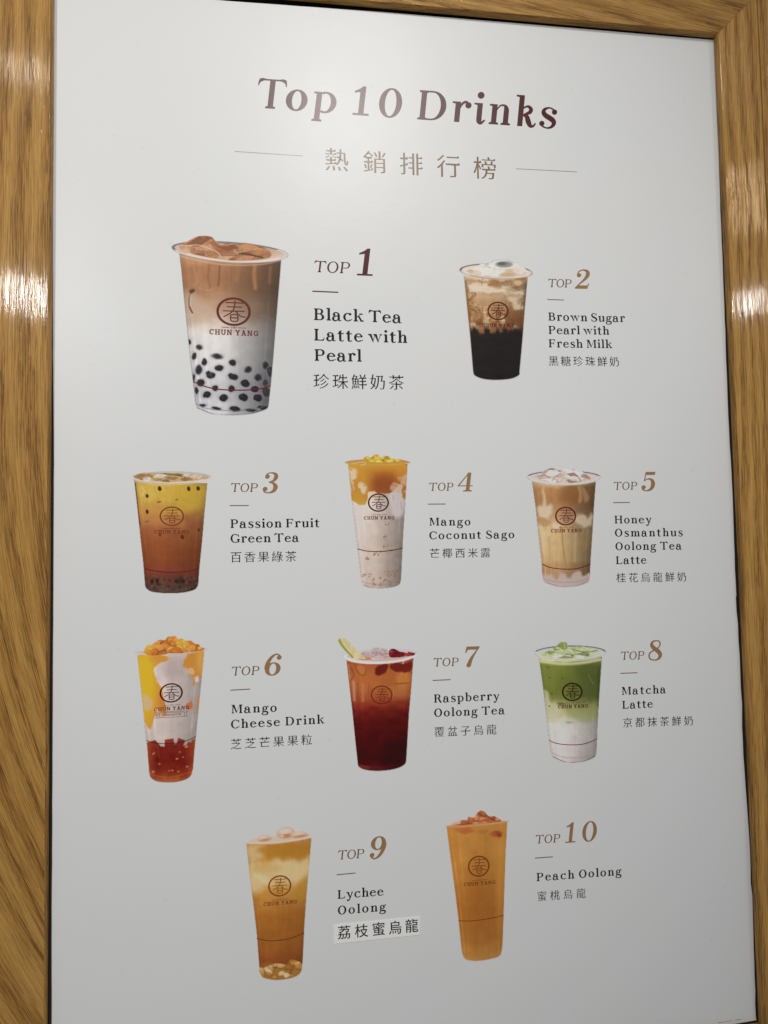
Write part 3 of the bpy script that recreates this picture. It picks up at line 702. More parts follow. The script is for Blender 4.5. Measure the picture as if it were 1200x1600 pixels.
class Print:
    """a patch of halftone print: a fine net of coloured points, in units of `s` per measured picture point"""
    def __init__(c, x0, y0, w, h, s, white, seed):
        c.o = (x0, y0); c.s = s; c.white = white; c.seed = seed
        st = 0.8
        c.nx, c.ny = int(w / st) + 1, int(h / st) + 1
        c.px, c.py = np.meshgrid(x0 + np.arange(c.nx) * st, y0 + np.arange(c.ny) * st)
        c.U, c.V = (c.px - x0) * s, (c.py - y0) * s
        c.img = np.zeros(c.U.shape + (3,)); c.img[:] = white; c.a = np.zeros(c.U.shape)
    def fbm(c, fx, fy=None, seed=0, oct=3, U=None, V=None):
        fy = fy or fx; U = c.U if U is None else U; V = c.V if V is None else V
        r = 0; am = 1; t = 0
        for k in range(oct): r = r + am * vn(U / fx * 2 ** k + 17.3 * k, V / fy * 2 ** k + 9.1 * k, c.seed * 31 + seed * 7 + k); t += am; am *= .55
        return r / t
    def warp(c, amp, sc, seed=0):
        return c.U + (c.fbm(sc, seed=seed + 50) - .5) * 2 * amp, c.V + (c.fbm(sc, seed=seed + 60) - .5) * 2 * amp
    def sdf(c, P, UV=None):
        U, V = UV or (c.U, c.V); P = np.asarray(P, float)
        lo, hi = P.min(0) - 60, P.max(0) + 60
        ok = (U > lo[0]) & (U < hi[0]) & (V > lo[1]) & (V < hi[1])
        x, y = U[ok], V[ok]; d = np.full(x.shape, 1e9); odd = np.zeros(x.shape, bool)
        for (ax, ay), (bx, by) in zip(P, np.roll(P, -1, 0)):
            ex, ey = bx - ax, by - ay; L = ex * ex + ey * ey
            if L < 1e-9: continue
            t = np.clip(((x - ax) * ex + (y - ay) * ey) / L, 0, 1)
            d = np.minimum(d, (x - ax - ex * t) ** 2 + (y - ay - ey * t) ** 2)
            if ay != by: odd ^= ((ay > y) != (by > y)) & (x < ex * (y - ay) / ey + ax)
        r = np.full(U.shape, 1e3); r[ok] = np.where(odd, -1, 1) * np.sqrt(d)
        return r
    def poly(c, P, soft=4, sm=True, UV=None):
        return np.clip(.5 - c.sdf(smooth_closed(P) if sm else P, UV) / soft, 0, 1)
    def ell(c, cx, cy, rx, ry, soft=5, rot=0, UV=None):
        U, V = UV or (c.U, c.V); a = math.radians(rot); x, y = U - cx, V - cy
        x, y = x * math.cos(a) + y * math.sin(a), -x * math.sin(a) + y * math.cos(a)
        r = np.sqrt((x / rx) ** 2 + (y / ry) ** 2)
        return np.clip(.5 - (r - 1) * min(rx, ry) / soft, 0, 1)
    def line(c, P, w, soft=3, UV=None):
        U, V = UV or (c.U, c.V); P = smooth_open(P); d = np.full(U.shape, 1e9)
        for (ax, ay), (bx, by) in zip(P[:-1], P[1:]):
            ex, ey = bx - ax, by - ay; L = max(ex * ex + ey * ey, 1e-9)
            t = np.clip(((U - ax) * ex + (V - ay) * ey) / L, 0, 1)
            d = np.minimum(d, (U - ax - ex * t) ** 2 + (V - ay - ey * t) ** 2)
        return np.clip(.5 - (np.sqrt(d) - w / 2) / soft, 0, 1)
    def put(c, m, col, op=1.0):
        m = (np.clip(m, 0, 1) * op)[..., None]; col = np.asarray(col, float)
        c.img = c.img * (1 - m) + col * m
    def add(c, m, k):                       # lighten or darken by factor
        c.img = c.img * (1 + (np.asarray(m) * k)[..., None])
    def vgrad(c, st, V=None):
        V = c.V if V is None else V
        return np.stack([np.interp(V, [s[0] for s in st], [s[1][k] for s in st]) for k in range(3)], -1)
    def cover(c, m): c.a = np.maximum(c.a, m)
    def body(c, left, bottom, right, grad, side=.16, warpv=0, rdark=0.0):
        P = list(left) + [tuple(q) for q in smooth_open([left[-1]] + list(bottom) + [right[-1]], 6)[1:-1]] + list(right)[::-1]
        c.sh = c.poly(P, 4, sm=False)
        lx = np.interp(c.V, [p[1] for p in left], [p[0] for p in left]); rx = np.interp(c.V, [p[1] for p in right], [p[0] for p in right])
        c.t = np.clip((c.U - (lx + rx) / 2) / ((rx - lx) / 2), -1, 1)
        V = c.V + (c.fbm(150, 60, 3) - .5) * warpv
        c.put(c.sh, c.vgrad(grad, V)); c.cover(c.sh)
        c.add(c.sh * np.abs(c.t) ** 4, -side); c.add(c.sh * np.clip((c.t + .25) / 1.25, 0, 1) ** 1.1, -rdark)
        c.add(c.sh * np.clip(.35 - c.t, 0, 1), .09)
        c.add(c.sh * (c.fbm(26, 420, 5) - .5), .07); c.add(c.sh * (c.fbm(60, 60, 6) - .5), .10)
        for tt, am in ((-.86, .10), (-.62, .05), (.80, .08)): c.add(c.sh * np.exp(-((c.t - tt) / .028) ** 2) * np.clip(c.fbm(400, 160, 30) * 2 - .5, 0, 1), am * 1.6)
        c.edges = (left, right)
    def outline(c, col=(95, 85, 78), op=.55, w=5):
        for e in c.edges: c.put(c.line(e, w, 3) * c.sh, col, op)
    def rim(c, lp, rp, back, front, inner, lip, lipw=9, dark=(95, 92, 98)):
        """open mouth of the cup: lp/rp its left and right ends, back/front how far it rises above / dips below the line between"""
        lp, rp = np.array(lp, float), np.array(rp, float); ce = (lp + rp) / 2; ax = (rp - lp) / 2; L = np.linalg.norm(ax); ux = ax / L; uy = np.array([-ux[1], ux[0]])
        a = np.radians(np.arange(0, 360, 8)); k = np.where(np.sin(a) > 0, front, back)
        E = ce + np.outer(np.cos(a), ax) + np.outer(np.sin(a) * k, uy)
        m = c.poly(E, 4, sm=False); c.cover(m); c.put(m, inner)
        E2 = ce + np.outer(np.cos(a), ax * (1 - lipw * 1.7 / L)) + np.outer(np.sin(a) * np.maximum(k - lipw, 3), uy)
        c.rin = c.poly(E2, 4, sm=False); ring = m * (1 - c.rin)
        c.put(ring, lip); c.put(ring * (c.V < ce[1] - back * .1), dark, .75)
        c.put(c.line(np.vstack([E, E[:1]])[:, :], 2.5, 3) * m, dark, .6)
        c.rimE = E
    def chunks(c, P, cols, n, r, seed=1, soft=4):
        """a heap of lumps inside outline P: overlapping facets, lit at the top left"""
        m = c.poly(P, 4); c.cover(m); rnd = random.Random(seed * 7 + c.seed); P = np.array(P); lo, hi = P.min(0), P.max(0)
        c.put(m, cols[0])
        for k in range(n):
            x, y = rnd.uniform(lo[0], hi[0]), lo[1] + (hi[1] - lo[1]) * (k + rnd.random()) / n; rr = r * rnd.uniform(.6, 1.25); rt = rnd.uniform(-40, 40)
            e = c.ell(x, y, rr, rr * .62, soft, rt) * m; cc = np.array(cols[1 + rnd.randrange(len(cols) - 1)], float)
            c.put(c.ell(x + 2, y + rr * .16, rr * 1.06, rr * .72, soft * 1.5, rt) * m, cc * .58, .7)
            c.put(e, cc); c.put(c.ell(x - rr * .2, y - rr * .2, rr * .5, rr * .24, rr * .3, rt) * m, np.minimum(cc * 1.12 + 8, 225), .6)
    def shards(c, P, base, cols, n, size, seed=1, op=.75):
        """ice: angular facets with bright and dark edges"""
        m = c.poly(P, 4); c.cover(m); c.put(m, base); rnd = random.Random(seed * 13 + c.seed); P = np.array(P); lo, hi = P.min(0), P.max(0)
        for k in range(n):
            x, y = rnd.uniform(lo[0], hi[0]), rnd.uniform(lo[1], hi[1]); a0 = rnd.uniform(0, 6.28); q = []
            for j in range(4): a = a0 + j * 1.57 + rnd.uniform(-.4, .4); rr = size * rnd.uniform(.5, 1.3); q.append((x + rr * math.cos(a) * 1.5, y + rr * math.sin(a) * .55))
            cc = cols[rnd.randrange(len(cols))]; f = c.poly(q, 5, sm=False) * m
            c.put(f, cc, op); c.put(c.line(q[:2], 3, 4) * m, (np.array(cc) * .5), .55); c.put(c.line(q[2:4], 3, 4) * m, np.minimum(np.array(cc) * 1.35 + 15, 238), .6)
        c.add(m * (c.fbm(20, 13, 9, 2) - .5), .2)
    def build(c, label, rimdark=None):
        a = c.a; w = np.array(c.white, float)
        if rimdark:
            E = c.rimE; k = len(E); q = np.vstack([E, E[:1]]); lo = [i for i in range(k + 1)]
            c.put(c.line(q[: k // 2 + 2], 3, 4), rimdark, .5); c.put(c.line(q[-5:], 6, 4), rimdark, .8); c.put(c.line(q[:3], 6, 4), rimdark, .7); c.put(c.line(q[k // 2 - 2: k // 2 + 4], 6, 4), rimdark, .8)
        c.img = np.clip(c.img, 1, 250); r = np.clip(c.img / w, 0, 1); c.img = c.img * r ** 0.12 + 20 * r * (1 - r)
        g = c.img.mean(-1, keepdims=True); c.img = g + (c.img - g) * .94
        rgb = ink(c.img, c.white) * a[..., None] + PAPER * (1 - a[..., None])
        keep = np.zeros_like(a, bool); A = a > 0.01
        q = A[:-1, :-1] | A[1:, :-1] | A[:-1, 1:] | A[1:, 1:]
        idx = np.arange(c.nx * c.ny).reshape(c.ny, c.nx)
        Fq = np.stack([idx[:-1, :-1][q], idx[1:, :-1][q], idx[1:, 1:][q], idx[:-1, 1:][q]], 1)
        used, inv = np.unique(Fq, return_inverse=True); Fq = inv.reshape(-1, 4)
        X, Z = sheet(c.px.ravel()[used], c.py.ravel()[used])
        me = bpy.data.meshes.new('drink_picture')
        me.vertices.add(len(used)); me.vertices.foreach_set('co', np.stack([X, np.full(len(X), -LAYER), Z], 1).astype('f').ravel())
        me.loops.add(Fq.size); me.loops.foreach_set('vertex_index', Fq.ravel().astype('i'))
        me.polygons.add(len(Fq)); me.polygons.foreach_set('loop_start', np.arange(0, Fq.size, 4, dtype='i'))
        me.update(calc_edges=True)
        at = me.color_attributes.new('print', 'FLOAT_COLOR', 'POINT')
        at.data.foreach_set('color', np.concatenate([rgb.reshape(-1, 3)[used], np.ones((len(used), 1))], 1).astype('f').ravel())
        c.obj = link('drink_picture', me, PRINT, board, label=label)
        return c.obj
    def at(c, u, v): return c.o[0] + np.asarray(u, float) / c.s, c.o[1] + np.asarray(v, float) / c.s
    def stripe(c, P, col, w):
        g = Pen(); g.path([(x, y, w) for x, y in P], 6); c.over('stripe', g.p, col)
    def over(c, name, polys, col, depth=2 * LAYER, label=None):
        v, f = fill((name, id(c), len(_fill)), polys); c.over_vf(name, v, f, col, depth, label)
    def over_vf(c, name, v, f, col, depth=2 * LAYER, label=None):
        X, Z = sheet(*c.at(v[:, 0], v[:, 1]))
        f = [t[::-1] for t in f]
        link(name, mesh(name, [(x, -depth, z) for x, z in zip(X, Z)], f), ink_mat(ink(np.array(col) * .84, c.white), .2, .33), c.obj, label=label)
    def logo(c, cx, cy, rx, ry, col, text, tcol, sw=1.0, tilt=0.0, banner=False):
        """seal: the character in a ring, the year and the shop's name below"""
        g = Pen(); k = 100
        g.ring(0, 0, 100, 100, 15 * sw, 15 * sw, 0, 360, 40); w_ = 7.5 * sw
        for P in ([(-44, -62), (55, -62)], [(-36, -33), (46, -33)], [(-60, -4), (62, -4)], [(8, -74), (6, -40), (-2, -10), (-22, 14), (-56, 36)], [(12, -4), (26, 16), (44, 32), (68, 36)],
                  [(-16, 24), (-18, 45), (-14, 64), (4, 68), (22, 64), (25, 45), (22, 24), (3, 20), (-16, 24)], [(-16, 43), (24, 43)]): g.line(P, w_)
        v, f = fill(('seal', sw), g.p); v = v * np.array([rx / k, ry / k]); v[:, 1] += v[:, 0] * tilt; v = v + [cx, cy]
        c.over_vf('logo', v, [t[::-1] for t in f] if False else f, col, label='round seal with the character 春')
        if not text: return
        x0, y0, x1, y1, h = text
        runs, W = set_line('CHUN YANG', 'slab', 60); V, Fc = [], []
        for vv, ff in runs:
            b = len(V); V += [(x0 + (x1 - x0) * p[0] / W, y0 + (y1 - y0) * p[0] / W - h * p[1] / 700) for p in vv]; Fc += [[b + i for i in t][::-1] for t in ff]
        c.over_vf('brand_name', np.array(V), Fc, tcol, label='slab serif lettering reading CHUN YANG')
        g = Pen(); yy = (y0 + y1) / 2 - h * 1.42; mx = (x0 + x1) / 2; wd = (x1 - x0); sl = (y1 - y0) / wd
        for a, b in ((-.24, -.09), (.09, .24)): g.line([(mx + a * wd, yy + a * wd * sl), (mx + b * wd, yy + b * wd * sl)], h * .10)
        for j, dgt in enumerate('1989'):
            ox = mx + (j - 1.5) * wd * .034; r = wd * .012; q = yy
            if dgt == '1': g.line([(ox, q - r * 1.5), (ox, q + r * 1.5)], h * .1)
            else:
                g.ring(ox, q - r * .7, r, r * .9, r * .5, r * .5, 0, 360, 10)
                if dgt == '8': g.ring(ox, q + r * .8, r, r * .9, r * .5, r * .5, 0, 360, 10)
                else: g.line([(ox + r * .8, q - r * .5), (ox + r * .5, q + r * 1.6)], r * .5)
        if banner:
            for P in ([(345, 855), (578, 843)], [(578, 843), (584, 885)], [(584, 885), (356, 897)], [(356, 897), (345, 855)], [(345, 862), (316, 868)], [(316, 868), (330, 884)], [(330, 884), (317, 903)], [(317, 903), (356, 897)],
                      [(580, 850), (612, 836)], [(612, 836), (596, 858)], [(596, 858), (610, 880)], [(610, 880), (584, 883)], [(305, 846), (600, 832)]): g.line(P, 3)
        c.over('year_line', g.p, tcol)
        if banner:
            runs, W = set_line('TAIWAN BLACK TEA', 'slab', 60); V, Fc = [], []
            for vv, ff in runs:
                b = len(V); V += [(374 + 178 * p[0] / W, 880 - 8 * p[0] / W - 16 * p[1] / 700) for p in vv]; Fc += [[b + i for i in t][::-1] for t in ff]
            c.over_vf('banner_lettering', np.array(V), Fc, tcol, label='tiny lettering reading TAIWAN BLACK TEA on a ribbon')

PRINT, nt, b, N, L = nodes('picture_print')
va = N('ShaderNodeVertexColor'); va.layer_name = 'print'; L(va.outputs['Color'], b.inputs['Base Color'])
paper_surface(nt, N, L, b, .34, .22)

# 1 black tea latte with pearls
c = Print(262, 362, 196, 292, 5, (210, 210, 204), 1); c.o = (250, 350); c.U, c.V = (c.px - 250) * 5, (c.py - 350) * 5
c.body([(150, 225), (165, 350), (185, 560), (210, 800), (235, 1050), (258, 1235), (275, 1390)],
       [(282, 1428), (325, 1463), (420, 1484), (560, 1493), (700, 1485), (800, 1460), (843, 1435)],
       [(948, 270), (940, 380), (925, 560), (905, 800), (885, 1050), (868, 1240), (852, 1390)],
       [(290, (180, 132, 94)), (330, (164, 114, 74)), (430, (156, 108, 70)), (520, (158, 114, 78)), (620, (170, 134, 104)), (700, (176, 148, 124)), (770, (200, 185, 168)), (860, (210, 204, 196)), (1000, (206, 203, 197)), (1180, (194, 193, 190)), (1320, (184, 183, 183)), (1460, (196, 196, 194))], .14, 90, .46)
m = c.poly([(190, 690), (330, 760), (460, 690), (520, 780), (700, 790), (860, 730), (900, 800), (880, 870), (400, 840), (230, 800)], 90) * c.sh
c.put(c.poly([(185, 560), (260, 540), (330, 600), (420, 640), (400, 740), (300, 760), (205, 740)], 70) * c.sh, (196, 172, 148), .6)
for P, w_, col, op in (([(385, 320), (375, 420), (390, 490)], 30, (110, 78, 60), .45), ([(465, 330), (462, 420), (455, 480)], 26, (104, 70, 52), .7), ([(740, 330), (735, 400), (745, 500)], 46, (196, 138, 84), .7), ([(700, 350), (690, 480)], 20, (120, 80, 52), .5),
                       ([(610, 340), (600, 440)], 60, (170, 118, 78), .5), ([(860, 340), (855, 460)], 34, (168, 112, 84), .5), ([(820, 330), (815, 420)], 20, (104, 62, 46), .5), ([(850, 520), (842, 600)], 22, (92, 62, 48), .55), ([(830, 620), (838, 740)], 8, (100, 74, 60), .5), ([(270, 330), (290, 450), (260, 480)], 26, (186, 140, 104), .5),
                       ([(280, 300), (285, 380)], 10, (120, 84, 62), .5), ([(560, 350), (552, 480)], 14, (126, 86, 60), .5), ([(905, 560), (895, 640)], 14, (90, 60, 46), .6), ([(300, 500), (380, 520), (430, 500)], 12, (200, 164, 130), .4)):
    c.put(c.line(P, w_ * .5, w_ * .6) * c.sh, col, op)
c.put(c.line([(262, 515), (232, 560), (228, 640), (255, 695)], 8, 8), (96, 66, 50), .8); c.put(c.ell(250, 524, 24, 16, 8, -20), (84, 56, 44), .9); c.put(c.line([(240, 560), (240, 640)], 10, 8), (205, 180, 155), .5)
c.put(c.line([(232, 650), (250, 690)], 12, 8), (92, 62, 48), .7); c.put(c.ell(735, 650, 60, 45, 60) * c.sh, (140, 108, 84), .5)
pearls = [(228, 920, 12, 20), (308, 965, 22, 17), (265, 1030, 15, 26), (448, 1035, 34, 17), (348, 1078, 18, 24), (568, 1083, 26, 22), (303, 1138, 23, 31), (462, 1125, 30, 20), (690, 1138, 26, 20), (823, 1105, 20, 26), (862, 1155, 22, 36), (395, 1182, 28, 22), (375, 1160, 14, 12), (416, 1180, 12, 12), (573, 1192, 37, 23), (768, 1200, 24, 22),
          (258, 1205, 10, 32), (320, 1240, 26, 25), (665, 1245, 35, 25), (823, 1245, 20, 26), (430, 1283, 22, 20), (558, 1288, 24, 23), (740, 1290, 30, 22), (830, 1312, 28, 34), (285, 1303, 15, 25), (367, 1335, 30, 22), (498, 1358, 32, 25), (650, 1355, 34, 27), (765, 1358, 32, 27), (335, 1416, 24, 10), (440, 1441, 32, 11), (585, 1444, 38, 18), (710, 1452, 38, 11), (800, 1434, 36, 12)]
UVp = c.warp(7, 30, 3)
for k, (x, y, a_, b_) in enumerate(pearls):
    blur = 6 if k not in (1, 3, 6, 8, 9, 15) else 16
    c.put(c.ell(x, y, a_ * 1.35, b_ * 1.35, 24, 0, UVp) * c.sh, (130, 131, 134), .55)
    a_, b_ = a_ * 1.1, b_ * 1.1
    c.put(c.ell(x, y, a_, b_, blur, (k * 37) % 40 - 20, UVp) * c.sh, (34, 31, 35), .98)
    c.put(c.ell(x - a_ * .3, y - b_ * .3, a_ * .4, b_ * .3, 8) * c.sh, (78, 76, 82), .35)
c.put(c.poly([(790, 1180), (870, 1120), (862, 1300), (850, 1390), (800, 1420), (790, 1300)], 40) * c.sh, (90, 90, 94), .35)
c.put(c.line([(276, 1398), (330, 1432), (450, 1452), (600, 1458), (760, 1444), (850, 1402)], 6, 5) * c.sh, (110, 108, 112), .7)
c.outline((92, 80, 72), .75, 7); c.put(c.line([(290, 1435), (420, 1484), (560, 1491), (700, 1484), (840, 1438)], 5, 4), (60, 58, 60), .8)
c.rim((90, 180), (1003, 242), 72, 88, (206, 186, 168), (206, 196, 184), 15, (88, 88, 96))
c.put(c.rin * c.ell(560, 200, 400, 75, 30), (192, 150, 118), .8)
c.shards([(150, 165), (210, 138), (300, 95), (395, 98), (432, 128), (478, 162), (520, 152), (600, 162), (650, 146), (760, 165), (858, 214), (840, 268), (600, 288), (400, 262), (200, 222)], (164, 112, 74), [(158, 100, 60), (190, 138, 98), (140, 84, 50), (210, 172, 142), (126, 74, 46), (176, 120, 76), (198, 156, 122)], 30, 74, 3)
c.put(c.line([(200, 170), (300, 165), (420, 205), (470, 240)], 9, 6), (220, 190, 165), .7); c.put(c.line([(620, 230), (700, 240), (800, 262)], 12, 8), (70, 40, 28), .8); c.put(c.line([(430, 130), (480, 165), (560, 158)], 8, 6), (210, 180, 160), .6)
c.put(c.line([(215, 232), (400, 278), (600, 298), (800, 292), (930, 268)], 16, 10), (224, 208, 192), .75); c.put(c.line([(160, 250), (400, 305), (600, 322), (800, 314), (945, 284)], 10, 12) * c.sh, (214, 182, 156), .6)
c.build('printed picture of milk tea with dark pearls in a clear cup', (84, 84, 92))
c.stripe([(262, 1232), (330, 1262), (430, 1288), (560, 1298), (700, 1296), (800, 1284), (862, 1262)], (122, 34, 32), 9)
c.logo(575, 685, 135, 112, (112, 44, 34), (383, 862, 770, 877, 42), (128, 48, 40), 1.0, .03)

# 2 brown sugar pearls with fresh milk
c = Print(690, 380, 150, 220, 3.871, (203, 202, 197), 2); c.o = (690, 380)
c.body([(134, 195), (150, 350), (172, 560), (190, 775)], [(200, 800), (250, 821), (330, 828), (420, 820), (468, 798)], [(521, 205), (505, 380), (488, 600), (472, 775)],
       [(215, (206, 186, 160)), (240, (178, 148, 112)), (300, (186, 156, 120)), (400, (168, 130, 90)), (470, (160, 118, 80)), (505, (126, 84, 54)), (535, (58, 42, 36)), (580, (38, 33, 31)), (820, (34, 30, 30))], .2, 90, .22)
UVw = c.warp(30, 70, 1); top = np.clip((530 - c.V) / 40, 0, 1) * c.sh
n1_ = c.fbm(90, 46, 11, 4, UVw[0], UVw[1]); c.put(top * np.clip((n1_ - .50) * 5, 0, 1), (208, 186, 154), .85)
n2_ = c.fbm(80, 60, 12, 4, *c.warp(40, 50, 9)); c.put(top * np.clip((n2_ - .52) * 7, 0, 1), (156, 108, 60), .75)
ln = np.exp(-(((n1_ * 7) % 1 - .5) / .13) ** 2) * np.clip((n2_ - .38) * 6, 0, 1); c.put(top * ln, (112, 70, 34), .7)
n3_ = c.fbm(18, 90, 13, 4, *c.warp(14, 40, 4)); low = np.clip((c.V - 380) / 110, 0, 1); c.put(top * low * np.clip((n3_ - .46) * 7, 0, 1), (110, 62, 30), .8); c.put(top * low * np.clip((.42 - n3_) * 7, 0, 1), (206, 172, 132), .6)
c.put(c.poly([(160, 262), (250, 246), (330, 272), (400, 292), (330, 306), (240, 290), (170, 296)], 14, UV=UVw) * c.sh, (220, 204, 182), .75); c.put(c.line([(150, 222), (330, 240), (505, 228)], 12, 10) * c.sh, (166, 124, 78), .7)
c.put(c.ell(462, 240, 26, 16, 10) * c.sh, (212, 176, 130), .8); c.put(c.line([(145, 230), (175, 480)], 8, 8) * c.sh, (140, 86, 42), .7); c.put(c.line([(508, 260), (490, 500)], 8, 8) * c.sh, (110, 66, 38), .7)
rag = np.clip((c.V - 510 - (n3_ - .5) * 110) / 40, 0, 1) * (c.V > 420); c.put(rag * c.sh, (40, 33, 31))
c.put(c.poly([(180, 560), (240, 575), (330, 545), (420, 560), (485, 530), (470, 790), (200, 790)], 30) * c.sh, (35, 31, 30), .9); c.add(c.sh * np.clip(c.V - 540, 0, 1) * (c.fbm(50, 20, 4) - .5), .25)
c.outline((70, 52, 44), .8, 4)
c.rim((108, 161), (550, 182), 48, 44, (214, 200, 186), (200, 184, 168), 8, (88, 72, 66))
cr = c.poly([(135, 172), (185, 152), (232, 128), (244, 108), (262, 122), (285, 128), (300, 106), (370, 99), (430, 108), (460, 130), (500, 150), (522, 176), (470, 200), (330, 207), (200, 198)], 5); c.cover(cr); c.put(cr, (216, 206, 194))
for x, y, a_, b_, cc in ((245, 172, 60, 26, (230, 222, 212)), (205, 176, 34, 16, (214, 196, 172)), (330, 184, 80, 18, (226, 216, 204)), (420, 176, 44, 20, (202, 178, 150)), (470, 172, 34, 18, (218, 204, 186)), (395, 190, 40, 10, (190, 160, 128)), (255, 126, 14, 16, (222, 218, 212)), (170, 168, 20, 9, (196, 168, 138))):
    c.put(c.ell(x + 3, y + b_ * .4, a_, b_, 8) * cr, (184, 164, 144), .6); c.put(c.ell(x, y, a_, b_, 9) * cr, cc, .9)
c.put(c.line([(238, 118), (262, 128), (290, 150)], 3, 3), (130, 112, 98), .7); c.add(cr * (c.fbm(16, 10, 9, 3) - .5), .14)
c.put(c.ell(372, 124, 84, 26, 10), (222, 218, 210), .85); c.put(c.ell(378, 128, 52, 19, 8), (120, 124, 116), .85); c.put(c.ell(365, 124, 26, 9, 8), (82, 84, 80), .8); c.put(c.line([(295, 118), (330, 103), (390, 101), (440, 118)], 5, 4), (150, 150, 148), .7); c.put(c.ell(405, 190, 40, 12, 12), (196, 160, 126), .6)
c.put(c.line([(130, 196), (230, 212), (330, 217), (430, 214), (525, 203)], 7, 6), (210, 190, 166), .7)
c.build('printed picture of a milk drink swirled with brown sugar over a black base', (92, 74, 66))
c.logo(341, 410, 65, 56, (104, 40, 26), (247, 508, 436, 510, 23), (108, 46, 30), 1.0, .02)

# 3 passion fruit green tea
c = Print(198, 728, 140, 208, 6.669, (205, 206, 203), 3); c.o = (190, 710); c.U, c.V = (c.px - 190) * c.s, (c.py - 710) * c.s
c.body([(130, 262), (160, 520), (195, 860), (225, 1130), (243, 1355)], [(255, 1392), (320, 1432), (480, 1447), (640, 1440), (755, 1412), (788, 1380)], [(893, 300), (865, 600), (840, 900), (812, 1180), (800, 1350)],
       [(310, (186, 158, 84)), (340, (196, 164, 64)), (500, (190, 154, 66)), (600, (186, 138, 66)), (690, (170, 112, 66)), (780, (156, 94, 58)), (900, (144, 82, 46)), (1080, (134, 72, 40)), (1200, (130, 66, 44)), (1270, (112, 60, 46)), (1330, (92, 62, 52)), (1440, (86, 66, 58))], .16, 120, .10)
c.put(c.poly([(560, 330), (860, 330), (840, 520), (720, 590), (620, 560)], 90) * c.sh, (202, 166, 56), .6); c.put(c.poly([(180, 560), (320, 480), (480, 560), (420, 700), (220, 720)], 90) * c.sh, (192, 138, 72), .5)
c.put(c.poly([(180, 330), (350, 330), (370, 440), (250, 500), (190, 430)], 40) * c.sh, (206, 176, 84), .6)
for P, w_, col, op in (([(210, 340), (235, 380), (215, 430)], 16, (222, 204, 150), .7), ([(340, 340), (380, 470)], 10, (160, 124, 56), .5), ([(600, 340), (640, 480), (820, 510)], 8, (166, 132, 52), .5), ([(470, 380), (500, 460)], 40, (206, 172, 72), .5), ([(680, 640), (700, 760)], 60, (140, 84, 62), .5)): c.put(c.line(P, w_ * .6, w_ * .6) * c.sh, col, op)
for x, y, a_, b_, op in ((397, 357, 19, 25, 1), (699, 358, 17, 24, 1), (798, 355, 18, 23, 1), (266, 433, 16, 21, .9), (267, 597, 15, 23, .95), (633, 860, 15, 22, .9), (805, 787, 15, 20, .55), (400, 840, 14, 18, .5), (390, 495, 24, 9, .5), (575, 472, 18, 10, .35), (265, 700, 26, 9, .3)):
    c.put(c.ell(x, y, a_, b_, 7, -12) * c.sh, (62, 34, 20), op); c.put(c.ell(x + 4, y - 6, a_ * .4, b_ * .4, 6) * c.sh, (120, 74, 40), op * .5)
rnd = random.Random(3)
for k in range(64):
    x, y = rnd.uniform(250, 785), rnd.uniform(1275, 1425); c.put(c.ell(x, y, rnd.uniform(12, 22), rnd.uniform(9, 17), 9) * c.sh, rnd.choice([(58, 42, 36), (104, 80, 66), (76, 54, 44), (112, 84, 60)]), .6)
for x in (318, 370, 570, 640): c.put(c.ell(x, 1322, 20, 22, 9) * c.sh, (48, 34, 28), .8)
c.put(c.line([(258, 1396), (330, 1432), (480, 1444), (640, 1438), (780, 1390)], 10, 8) * c.sh, (52, 34, 30), .8); c.put(c.line([(142, 300), (170, 560), (192, 740)], 12, 8) * c.sh, (74, 44, 26), .8); c.outline((92, 58, 40), .6, 6)
c.rim((100, 236), (948, 238), 62, 66, (196, 176, 142), (208, 202, 200), 15, (176, 174, 184))
c.shards([(125, 240), (190, 200), (290, 192), (450, 196), (600, 200), (720, 205), (840, 210), (900, 245), (760, 280), (480, 292), (240, 275)], (188, 158, 118), [(204, 192, 176), (160, 122, 66), (186, 158, 70), (214, 206, 196), (140, 98, 52), (200, 172, 104)], 30, 52, 5)
c.put(c.line([(440, 200), (520, 208), (630, 228)], 10, 6), (104, 62, 34), .9); c.put(c.line([(300, 275), (480, 294), (700, 284), (860, 262)], 12, 8), (214, 206, 196), .8); c.put(c.line([(140, 272), (300, 306), (480, 316), (700, 306), (890, 278)], 12, 10), (206, 192, 166), .7)
c.build('printed picture of golden fruit tea with dark seeds')
c.stripe([(240, 1192), (400, 1222), (560, 1228), (700, 1217), (808, 1188)], (104, 44, 30), 9)
c.logo(523, 644, 128, 102, (136, 78, 36), (338, 826, 708, 824, 38), (132, 66, 44), .85)

# 4 mango coconut sago
c = Print(532, 704, 116, 222, 6.4, (200, 201, 196), 4); c.o = (520, 690); c.U, c.V = (c.px - 520) * c.s, (c.py - 690) * c.s
c.body([(153, 225), (185, 560), (228, 900), (255, 1130), (282, 1360)], [(292, 1410), (312, 1440), (370, 1460), (480, 1468), (600, 1455), (665, 1428), (680, 1390)], [(748, 225), (728, 560), (706, 900), (694, 1130), (684, 1360)],
       [(240, (196, 150, 60)), (600, (200, 188, 178)), (800, (198, 184, 172)), (1000, (193, 178, 164)), (1200, (189, 173, 160)), (1440, (184, 167, 154))], .08, 20, .30)
c.put(c.poly([(200, 620), (330, 650), (300, 1000), (320, 1400), (290, 1400)], 60) * c.sh, (206, 198, 192), .6); c.put(c.poly([(560, 500), (730, 420), (715, 700), (620, 760), (570, 650)], 50) * c.sh, (198, 190, 186), .8)
UVw = c.warp(20, 50, 2); mg = c.poly([(150, 235), (755, 235), (738, 400), (728, 575), (700, 545), (690, 440), (650, 420), (600, 500), (540, 515), (470, 515), (410, 500), (350, 520), (335, 600), (290, 635), (205, 605), (185, 560), (160, 300)], 9, UV=UVw) * c.sh
